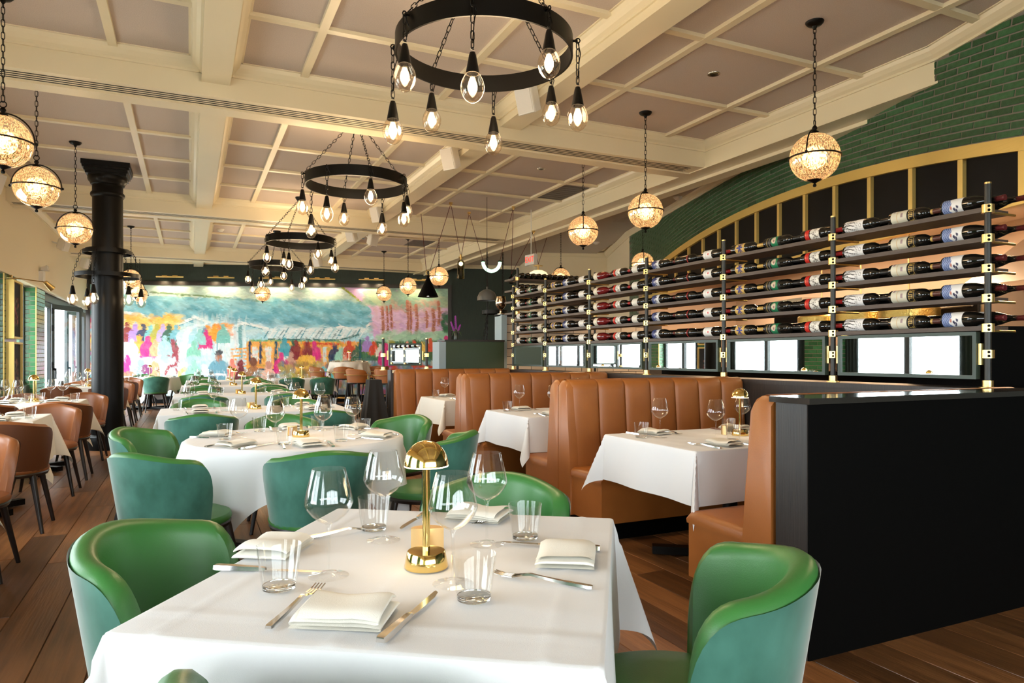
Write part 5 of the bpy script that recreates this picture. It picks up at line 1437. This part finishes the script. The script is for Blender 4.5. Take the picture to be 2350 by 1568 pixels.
def c8(r, g, b): return tuple(((v / 255) ** 2.2) for v in (r, g, b))
p = Paint(820, 250, .86)          # units are photo pixels, origin at the canvas top left
AQ, SKY, WH, MINT, TEAL, DT = c8(170, 215, 225), c8(120, 190, 212), c8(236, 240, 240), c8(196, 222, 208), c8(80, 150, 170), c8(30, 80, 100)
OR, YE, PK, MG, NV, GR_, DG, LI, TR, MA, OL, PU = c8(245, 160, 50), c8(245, 200, 95), c8(245, 175, 150), c8(215, 40, 125), c8(40, 60, 90), c8(110, 170, 120), c8(50, 100, 75), c8(222, 182, 222), c8(190, 125, 105), c8(130, 40, 45), c8(175, 165, 60), c8(165, 130, 200)
p.a[:] = AQ
p.scrub(0, 640, 0, 110, [SKY, AQ, WH, MINT, c8(150, 205, 220)], 500, 30, 7, .1)
p.scrub(0, 330, 100, 250, [WH, AQ, c8(205, 232, 238), c8(180, 220, 215), PK], 600, 12, 12, 1.4, .5)
# pale roof of the awning and its far slope
p.poly([(80, 0), (566, 0), (632, 48), (560, 40), (400, 38), (260, 24), (120, 16)], MINT, .95)
p.scrub(120, 560, 2, 32, [MINT, WH, c8(170, 200, 190), c8(205, 222, 205)], 250, 30, 4, .12)
p.line([(130, 16), (260, 24), (400, 37), (560, 42)], 2.2, c8(120, 150, 110), .7)
p.line([(566, 0), (596, 22), (636, 50)], 3.2, c8(165, 175, 60))
# blue valance
p.poly([(70, 22), (260, 28), (420, 44), (632, 50), (634, 84), (560, 92), (480, 84), (420, 88), (330, 72), (250, 78), (190, 66), (100, 62)], SKY, .8)
p.scrub(80, 630, 34, 84, [SKY, TEAL, c8(140, 205, 220), c8(95, 165, 190), AQ], 420, 22, 8, .25, .5, .6)
for k in range(7): p.ell(150 + 80 * k, 76 + 2 * k, 30, 9, c8(70, 135, 160), .2, .45, .7)
wv = [(70, 62), (110, 66), (150, 84), (190, 88), (230, 72), (262, 84), (300, 98), (340, 84), (390, 96), (430, 108), (470, 96), (520, 104), (560, 92), (610, 100), (632, 84)]
p.line(wv, 3.4, WH, .9); p.line([(x, y + 4) for x, y in wv], 1.2, TEAL, .7)
p.poly([(380, 96), (632, 92), (600, 112), (560, 122), (395, 120)], c8(225, 238, 240), .8)
for k in range(22): x = 385 + 10.5 * k; p.line([(x + 14, 94 + (k % 4) * 2), (x, 118)], 1.5, [TEAL, WH, c8(150, 205, 215), c8(120, 150, 160)][k % 4], .8)
p.line([(395, 121), (560, 122), (604, 110)], 2.2, c8(60, 110, 110)); p.line([(350, 124), (560, 126)], 2.5, GR_, .8)
# bright curtain of light, left
p.scrub(200, 345, 85, 170, [WH, c8(215, 235, 240), AQ, c8(230, 240, 235)], 260, 4, 26, 0, .15, .6)
p.line([(238, 96), (236, 140)], 2, c8(110, 175, 190), .7); p.line([(280, 92), (278, 170)], 1.5, TEAL, .5); p.line([(330, 92), (332, 165)], 5, c8(110, 165, 170), .7)
# orange cafe front
p.poly([(345, 126), (610, 126), (604, 200), (345, 190)], OR, .92)
p.scrub(345, 605, 128, 200, [OR, YE, c8(240, 130, 40), c8(225, 170, 60), OL], 260, 8, 6, .2, .9, .6)
for (x, w) in ((358, 12), (388, 13), (425, 16), (490, 16), (520, 9), (568, 14)):
    p.poly([(x, 138), (x + w, 138), (x + w, 172), (x, 174)], c8(225, 225, 215), .95); p.scrub(x, x + w, 140, 170, [WH, PK, AQ, c8(190, 225, 220)], 12, 3, 7, 1.4)
for x in (352, 376, 411, 412): p.line([(x, 128), (x, 176)], 2.6, NV)
p.line([(478, 130), (556, 132)], 3, c8(215, 80, 40)); p.line([(478, 132), (478, 160)], 3, c8(215, 80, 40)); p.line([(548, 132), (548, 170)], 3, MG); p.line([(451, 126), (449, 172)], 3.5, DG)
for k in range(6): p.line([(310, 144 + 8 * k), (345, 142 + 8 * k)], 2, OR, .9)
for k in range(5): p.line([(350, 180 + 9 * k), (412, 182 + 9 * k)], 2.2, [c8(200, 150, 60), DT, OR, OL, NV][k], .8)
p.line([(412, 128), (410, 210)], 3.5, DT)
# pink evening sky, foliage, trunks, hedge
p.poly([(570, 0), (820, 0), (820, 120), (640, 125), (634, 50)], LI)
p.scrub(640, 818, 20, 118, [LI, c8(232, 200, 230), c8(205, 160, 210), c8(240, 215, 225), c8(215, 175, 190)], 380, 14, 7, .5, .8, .6)
p.scrub(622, 820, 0, 38, [c8(150, 190, 170), c8(170, 205, 185), c8(185, 200, 160), c8(120, 165, 150)], 240, 15, 9, .3, .8, .7)
p.scrub(660, 800, 30, 52, [c8(150, 185, 165), c8(215, 160, 145)], 80, 9, 6, 0, 1, .6)
for (x, y0, y1, w) in ((660, 46, 140, 4), (671, 44, 130, 3), (680, 42, 135, 4), (720, 30, 118, 4), (727, 36, 120, 3), (741, 40, 126, 4.5), (766, 55, 92, 3), (782, 50, 98, 5), (795, 32, 86, 4)):
    p.line([(x, y0), (x + 3, (y0 + y1) / 2), (x + 1, y1)], w, TR); p.line([(x + w * .5, y0 + 4), (x + w * .5, y1 - 6)], 1.2, c8(150, 90, 80), .8)
p.poly([(640, 124), (700, 116), (760, 104), (820, 98), (820, 150), (640, 150)], c8(165, 210, 175), .9)
p.scrub(650, 820, 104, 140, [c8(165, 210, 175), c8(190, 222, 195), c8(140, 190, 165)], 160, 14, 6, -.2, .5, .6)
p.poly([(604, 134), (640, 126), (820, 124), (820, 170), (604, 170)], DG, .9)
p.scrub(606, 820, 126, 168, [DG, c8(70, 125, 85), c8(105, 120, 50), c8(40, 85, 80), OL], 260, 10, 6, .4, 1, .65)
p.scrub(804, 820, 60, 100, [DG, c8(40, 110, 60)], 40, 7, 9)
# crowd at the left, autumn colours behind
p.line([(0, 20), (16, 18)], 6, OR); p.scrub(0, 16, 30, 250, [DG, OR, c8(210, 80, 50), YE, TEAL, MG], 110, 6, 10, 1.4)
p.scrub(75, 195, 66, 105, [YE, OR, c8(250, 215, 130), c8(240, 175, 80)], 120, 6, 11, 1.57, .3, .9)
p.scrub(255, 310, 88, 115, [YE, OR, c8(235, 120, 60)], 50, 5, 9, 1.5, .3, .8)
fig = [(80, 128, 46, MA), (97, 130, 44, PU), (115, 132, 46, NV), (131, 128, 40, c8(120, 190, 190)), (145, 130, 44, OL), (158, 128, 42, c8(185, 165, 215)), (172, 134, 48, DG), (187, 128, 40, c8(120, 185, 200)), (200, 130, 38, c8(200, 230, 225)), (214, 128, 36, WH), (228, 132, 40, AQ),
       (250, 122, 30, TEAL), (272, 126, 40, OR), (253, 142, 44, MG), (240, 134, 38, c8(150, 205, 200)), (292, 130, 44, c8(120, 190, 180)),
       (105, 158, 48, OR), (125, 164, 52, MG), (142, 160, 40, c8(240, 165, 120)), (90, 160, 40, c8(200, 185, 225)), (180, 164, 44, c8(150, 60, 70)), (162, 158, 46, c8(165, 215, 215)), (205, 170, 44, c8(225, 240, 235)), (226, 172, 48, c8(130, 200, 175))]
for f in fig: p.person(*f)
for f in ((432, 160, 44, c8(70, 160, 175)), (458, 168, 46, MA), (480, 166, 40, c8(190, 90, 50)), (500, 170, 46, MG), (445, 196, 46, c8(200, 150, 130)), (424, 200, 50, MG), (482, 205, 70, c8(240, 185, 70)), (484, 158, 34, MA), (548, 172, 42, NV), (562, 176, 40, c8(150, 205, 185)), (582, 166, 44, c8(205, 70, 40)), (600, 172, 40, DG),
          (572, 190, 34, PK), (625, 150, 38, PU), (640, 158, 34, c8(220, 75, 45)), (655, 160, 30, c8(230, 225, 210)), (668, 180, 52, MG), (680, 164, 28, TEAL), (692, 190, 34, c8(215, 80, 35)), (720, 150, 26, c8(240, 170, 150)), (738, 152, 30, c8(225, 75, 40)), (756, 150, 26, YE), (776, 150, 34, c8(225, 90, 60)), (800, 152, 34, c8(60, 130, 150)), (814, 150, 40, MG)): p.person(*f)
# seated foreground, left
p.scrub(75, 340, 165, 250, [AQ, c8(160, 220, 215), c8(200, 230, 235), c8(190, 215, 230), WH, c8(245, 225, 215)], 300, 12, 8, .3, 1, .6)
p.person(110, 225, 60, c8(140, 212, 208), 24); p.ell(75, 185, 12, 30, MG, .2); p.ell(86, 205, 16, 12, c8(225, 120, 90), .4); p.ell(140, 195, 12, 26, c8(240, 160, 115)); p.ell(122, 190, 14, 12, c8(130, 60, 110), .4)
p.line([(160, 205), (172, 182), (186, 180), (192, 206)], 3.4, c8(160, 65, 75)); p.line([(186, 180), (190, 160)], 3.4, c8(160, 65, 75))
p.line([(192, 226), (196, 196), (206, 188), (216, 200), (218, 228)], 5, c8(245, 205, 125)); p.person(225, 215, 50, c8(150, 210, 190))
# man in a grey cap at a table
p.ell(282, 196, 26, 30, c8(110, 165, 185)); p.ell(282, 162, 8, 11, c8(175, 115, 85)); p.ell(282, 152, 10, 6, c8(70, 75, 80), -.25); p.line([(250, 200), (300, 202)], 3, WH); p.poly([(244, 178), (258, 178), (258, 196), (244, 196)], WH); p.line([(222, 210), (258, 212), (262, 236)], 3.2, MG, .9)
p.poly([(296, 200), (312, 200), (310, 222), (298, 222)], WH, .95)
for (x, y, h, c, hd) in ((330, 232, 66, c8(180, 150, 150), MA), (360, 236, 74, c8(165, 105, 60), c8(120, 70, 45)), (395, 240, 70, c8(240, 185, 160), c8(200, 140, 120)), (312, 205, 40, c8(235, 130, 110), c8(235, 130, 110))):
    p.person(x, y, h, c, h * .26); p.ell(x, y - h * .86, h * .12, h * .14, hd)
p.ell(328, 205, 9, 26, c8(110, 45, 50), .3); p.scrub(350, 420, 195, 240, [TEAL, c8(60, 140, 150), AQ, PK], 50, 9, 5, .3)
p.line([(418, 214), (446, 212), (450, 236)], 3, c8(90, 190, 185)); p.line([(440, 214), (438, 240)], 2.5, c8(90, 190, 185))
# deep colour foreground, right
p.scrub(420, 630, 175, 250, [OL, c8(200, 180, 60), MA, c8(120, 60, 60), TEAL, c8(225, 190, 80), DG, c8(165, 120, 70)], 420, 9, 8, .8, 1.4, .6)
p.line([(508, 196), (522, 188), (540, 206), (552, 236)], 5, c8(95, 190, 200)); p.ell(524, 214, 13, 24, PU, -.4)
p.line([(608, 120), (606, 240)], 2.5, DT); p.person(620, 225, 50, c8(190, 200, 80), 14)
p.scrub(625, 820, 176, 250, [c8(60, 140, 150), PU, c8(120, 60, 110), c8(225, 110, 50), c8(235, 225, 210), DG, c8(200, 175, 215), TEAL], 360, 12, 6, .4, 1, .6)
p.ell(690, 194, 40, 5, c8(205, 75, 40), .05); p.line([(640, 186), (668, 206), (730, 214)], 6, c8(40, 140, 155)); p.line([(640, 206), (700, 222), (728, 246)], 5, c8(95, 50, 105)); p.ell(672, 170, 22, 18, MG)
p.line([(730, 182), (790, 186)], 3, c8(210, 80, 45)); p.ell(760, 232, 34, 10, c8(235, 230, 205), .3)
p.scrub(430, 820, 222, 250, [c8(50, 110, 150), TEAL, PU, c8(150, 70, 140), DG, c8(190, 60, 60)], 160, 12, 8, .8, 1.2, .6)
for _ in range(9000):                                     # brush work: smear what is already there
    x, y = p.rs.uniform(2, 818), p.rs.uniform(2, 248); c = p.a[min(int(y * p.sc), p.H - 1), min(int(x * p.sc), p.W - 1)]
    j = p.rs.uniform(.78, 1.22); an = p.rs.uniform(-.5, .5) + (1.3 if y > 120 else .15)
    p.ell(x + p.rs.uniform(-3, 3), y + p.rs.uniform(-3, 3), p.rs.uniform(2.5, 7), p.rs.uniform(.8, 1.8), np.clip(c * j + p.rs.uniform(-.03, .04), 0, 1), an, p.rs.uniform(.4, .9), .5)
pa = np.clip(p.a[::-1], 0, 1); H_, W_ = pa.shape[:2]
mu = thing('mural', 'huge framed painting of a crowd outside an orange cafe under a blue awning', 'painting', (MP.x, MP.y, 0), math.atan2(MU.y, MU.x))
MS0, MS1, MZ0, MZ1 = -1.90, 7.37, .20, 3.115
mb = MB()
gx = np.linspace(MS0, MS1, W_); gz = np.linspace(MZ0, MZ1, H_)
mb.v = [(x, -.03, z) for z in gz for x in gx]
mb.f = [(j * W_ + i, j * W_ + i + 1, (j + 1) * W_ + i + 1, (j + 1) * W_ + i) for j in range(H_ - 1) for i in range(W_ - 1)]
mb.build('canvas', vcol('mural_paint', .55, .35), mu, False, np.concatenate([pa.reshape(-1, 3), np.ones((H_ * W_, 1))], 1))
for (a, b, c, d) in ((MS0 - .10, MS1 + .10, MZ1, MZ1 + .10), (MS0 - .10, MS0, MZ0, MZ1), (MS1, MS1 + .10, MZ0, MZ1), (MS0 - .10, MS1 + .10, MZ0 - .02, MZ0)):
    MB().box(a, b, -.055, -.001, c, d).build('frame_bar', M['blackwood'], mu, False)
# picture lights above it
for k, s in enumerate((-1.16, .12, 1.40, 2.70, 4.0, 5.30, 6.58)):
    q = mw(s); t = thing('picture_light', 'brass bar picture light above the mural, %s from the window wall' % ['first', 'second', 'third', 'fourth', 'fifth', 'sixth', 'seventh'][k], 'picture light', (q[0], q[1], 3.32), math.atan2(MU.y, MU.x), 'brass picture lights over the mural')
    MB().cyl((-.34, -.20, 0), (.34, -.20, 0), .022, n=12).build('bar', M['brass'], t)
    for sx in (-.13, .13):
        MB().cyl((sx, 0, .02), (sx, -.2, .02), .009, n=8).build('arm', M['brass'], t); MB().box(sx - .06, sx + .06, -.225, -.175, .016, .04).build('clamp', M['brass'], t, False)
    l = bpy.data.lights.new('picture_glow', 'SPOT'); l.energy = 22; l.color = (1., .80, .50); l.spot_size = R(120); l.spot_blend = .9; l.shadow_soft_size = .05
    for sx in (-.2, .2):
        lo = bpy.data.objects.new('picture_glow', l); COL.objects.link(lo); lo.parent = t; lo.location = (sx, -.2, -.03); lo.rotation_euler = (R(24), 0, 0)
# ================================================================== LEFT WALL DETAILS
def small_picture(z, lb, seed):
    t = thing('framed_picture', lb, 'picture', (XL, 12.50, z), 0, 'gold framed still lifes')
    h_, w_, d_ = .43, .30, .10
    for (a, b, c, e) in ((-w_, w_, h_ - .03, h_), (-w_, w_, -h_, -h_ + .03), (-w_, -w_ + .03, -h_ + .03, h_ - .03), (w_ - .03, w_, -h_ + .03, h_ - .03)):
        MB().box(.002, d_, a, b, c, e).build('frame_bar', M['brassband'], t, False)
    pp = Paint(60, 80, 1.); pp.a[:] = (.035, .035, .04); pp.rs = np.random.RandomState(seed)
    pp.scrub(15, 45, 22, 65, [(.16, .05, .05), (.3, .15, .12), (.1, .06, .05), (.25, .2, .15), (.35, .08, .1)], 60, 3, 3, 0, 2, .8)
    mb = MB(); a_ = pp.a[::-1]; H2, W2 = a_.shape[:2]
    mb.v = [(.07, -w_ + .02 + (2 * w_ - .04) * i / (W2 - 1), -h_ + .02 + (2 * h_ - .04) * j / (H2 - 1)) for j in range(H2) for i in range(W2)]
    mb.f = [(j * W2 + i, j * W2 + i + 1, (j + 1) * W2 + i + 1, (j + 1) * W2 + i) for j in range(H2 - 1) for i in range(W2 - 1)]
    mb.build('print', vcol('picture_print', .7, .1), t, False, np.concatenate([a_.reshape(-1, 3), np.ones((H2 * W2, 1))], 1))
small_picture(1.93, 'gold framed dark floral picture hung on the tiled pier, the upper one', 3)
small_picture(1.02, 'gold framed dark floral picture hung on the tiled pier, the lower one', 4)
t = thing('brass_sconce', 'brass swing arm picture sconce on the green tiled pier', 'wall lamp', (XL, 12.45, 2.40))
MB().cyl((0, 0, 0), (.03, 0, 0), .05, n=18).build('rose', M['brass'], t); MB().tube([(.03, 0, 0), (.12, .02, .0), (.42, .12, -.03)], .008, 8).build('arm', M['brass'], t)
MB().cyl((.42, .12, -.03), (.50, .20, -.12), .03, .05, 16).build('shade', M['brass'], t)
t = thing('emergency_light', 'white twin head emergency light on the cream wall by the doors', 'emergency light', (XL, 14.7, 2.66))
MB().box(.0, .07, -.10, .10, -.09, .09).build('box', M['plasticwhite'], t, False)
for s in (-1, 1): MB().cyl((.03, s * .05, .13), (.13, s * .06, .15), .03, .05, 14).build('lamp_head', M['plasticwhite'], t)
MB().cyl((.03, 0, .08), (.03, 0, .13), .02, n=8).build('neck', M['plasticwhite'], t)
# curtains: dark green drapes at the window edges
M['curtain'] = mat('dark_curtain', (.010, .022, .020), .85)
def curtain(y0, y1, x, lb):
    def f(u, v): y = y0 + (y1 - y0) * u; return (x + .025 * math.sin(u * 8 * PI), y, .05 + 2.36 * v)
    o = MB().grid(f, 48, 4).build('curtain', M['curtain']); tag(o, lb, 'curtain', 'dark window curtains')
OW5 = ['first', 'second', 'third', 'fourth', 'fifth', 'sixth']
curtain(12.92, 13.16, XL - .13, 'dark green curtain gathered beside the picture pier')
for i, (a, b) in enumerate(PIERS[:-2]): (curtain(b + .02, b + .30, XL - .13, 'dark green curtain gathered past the %s tiled pier along the window wall' % OW5[i]), curtain(PIERS[i + 1][0] - .30, PIERS[i + 1][0] - .02, XL - .13, 'dark green curtain gathered before the %s tiled pier along the window wall' % OW5[i + 1]))
# ================================================================== FAR SERVICE CORNER
t = thing('service_cabinet', 'dark green service cabinet with black top behind the last booth', 'cabinet', (3.87, 9.62, 0))
MB().box(-.47, .46, -.02, .10, 0, 1.46).build('front', mat('green_panel', (.030, .052, .022), .5), t, False)
MB().box(-.50, .46, -.04, .30, 1.46, 1.485).build('top', M['blackwood'], t, False)
MB().box(-.58, -.475, -.02, .28, 0, 1.45).build('side', mat('pale_blue_side', (.30, .38, .42), .5), t, False)
t = thing('flower_stem', 'purple flower spikes standing on the green service cabinet', 'flowers', (3.60, 9.72, 1.485))
M['petal'] = mat('purple_petal', (.28, .03, .30), .6); M['stemg'] = mat('green_stem', (.05, .10, .02), .7)
rn = random.Random(2)
MB().lathe([(.028, 0), (.032, .02), (.028, .10), (.02, .11)], 14).build('vase', mat('dark_vase', (.02, .03, .02), .3), t)
for (dx, dy, h_) in ((-.01, 0, .36), (.05, .01, .23), (-.055, .02, .27)):
    st_ = MB().cyl((dx * .2, dy * .2, .08), (dx * 1.4, dy * 1.4, h_), .006, n=6).build('stem', M['stemg'], t)
    fl = MB()
    for k in range(46):
        q = k / 46; zz = h_ * (.45 + .55 * q); a = k * 2.4; rr = .013 * (1 - q * .5)
        fl.sphere((dx * (.4 + q) + rr * math.cos(a), dy + rr * math.sin(a), zz), .008, 6, 4)
    fo = fl.build('blossoms', M['petal'], st_); fo['kind'] = 'stuff'
for k in range(9):
    a = k * .7; MB().tube([(0, 0, .09), (.04 * math.cos(a), .04 * math.sin(a), .13), (.085 * math.cos(a), .085 * math.sin(a), .10 + .05 * math.sin(3 * a))], [.003, .006, .002], 5).build('leaf', M['stemg'], t)
o = MB().lathe([(.0005, 0), (.06, 0), (.06, .008), (.02, .018), (.014, .05), (.022, .075), (.055, .10), (.080, .145), (.083, .20), (.070, .28), (.0685, .28), (.081, .20), (.078, .147), (.0005, .09)], 32).build('mercury_goblet', mat('silvered_goblet', (.80, .66, .50), .12, 1., noise=(40, (.35, .25, .18), 4, None)))
o.location = (4.375, 9.83, 1.89); tag(o, 'silvered mercury glass goblet standing on the tiled wall end', 'goblet')
t = thing('bell_shade', 'grey half bell lamp shade behind the wing of the rack', 'lamp', (4.30, 10.2, 2.13))
MB().lathe([(.16, 0), (.155, .06), (.12, .13), (.06, .17), (.012, .18), (.012, .22)], 28).build('shade', mat('grey_shade', (.10, .10, .09), .4), t)
MB().cyl((0, 0, .2), (0, 0, CZ - 2.13 - .02), .004, n=6).build('cord', M['black'], t)
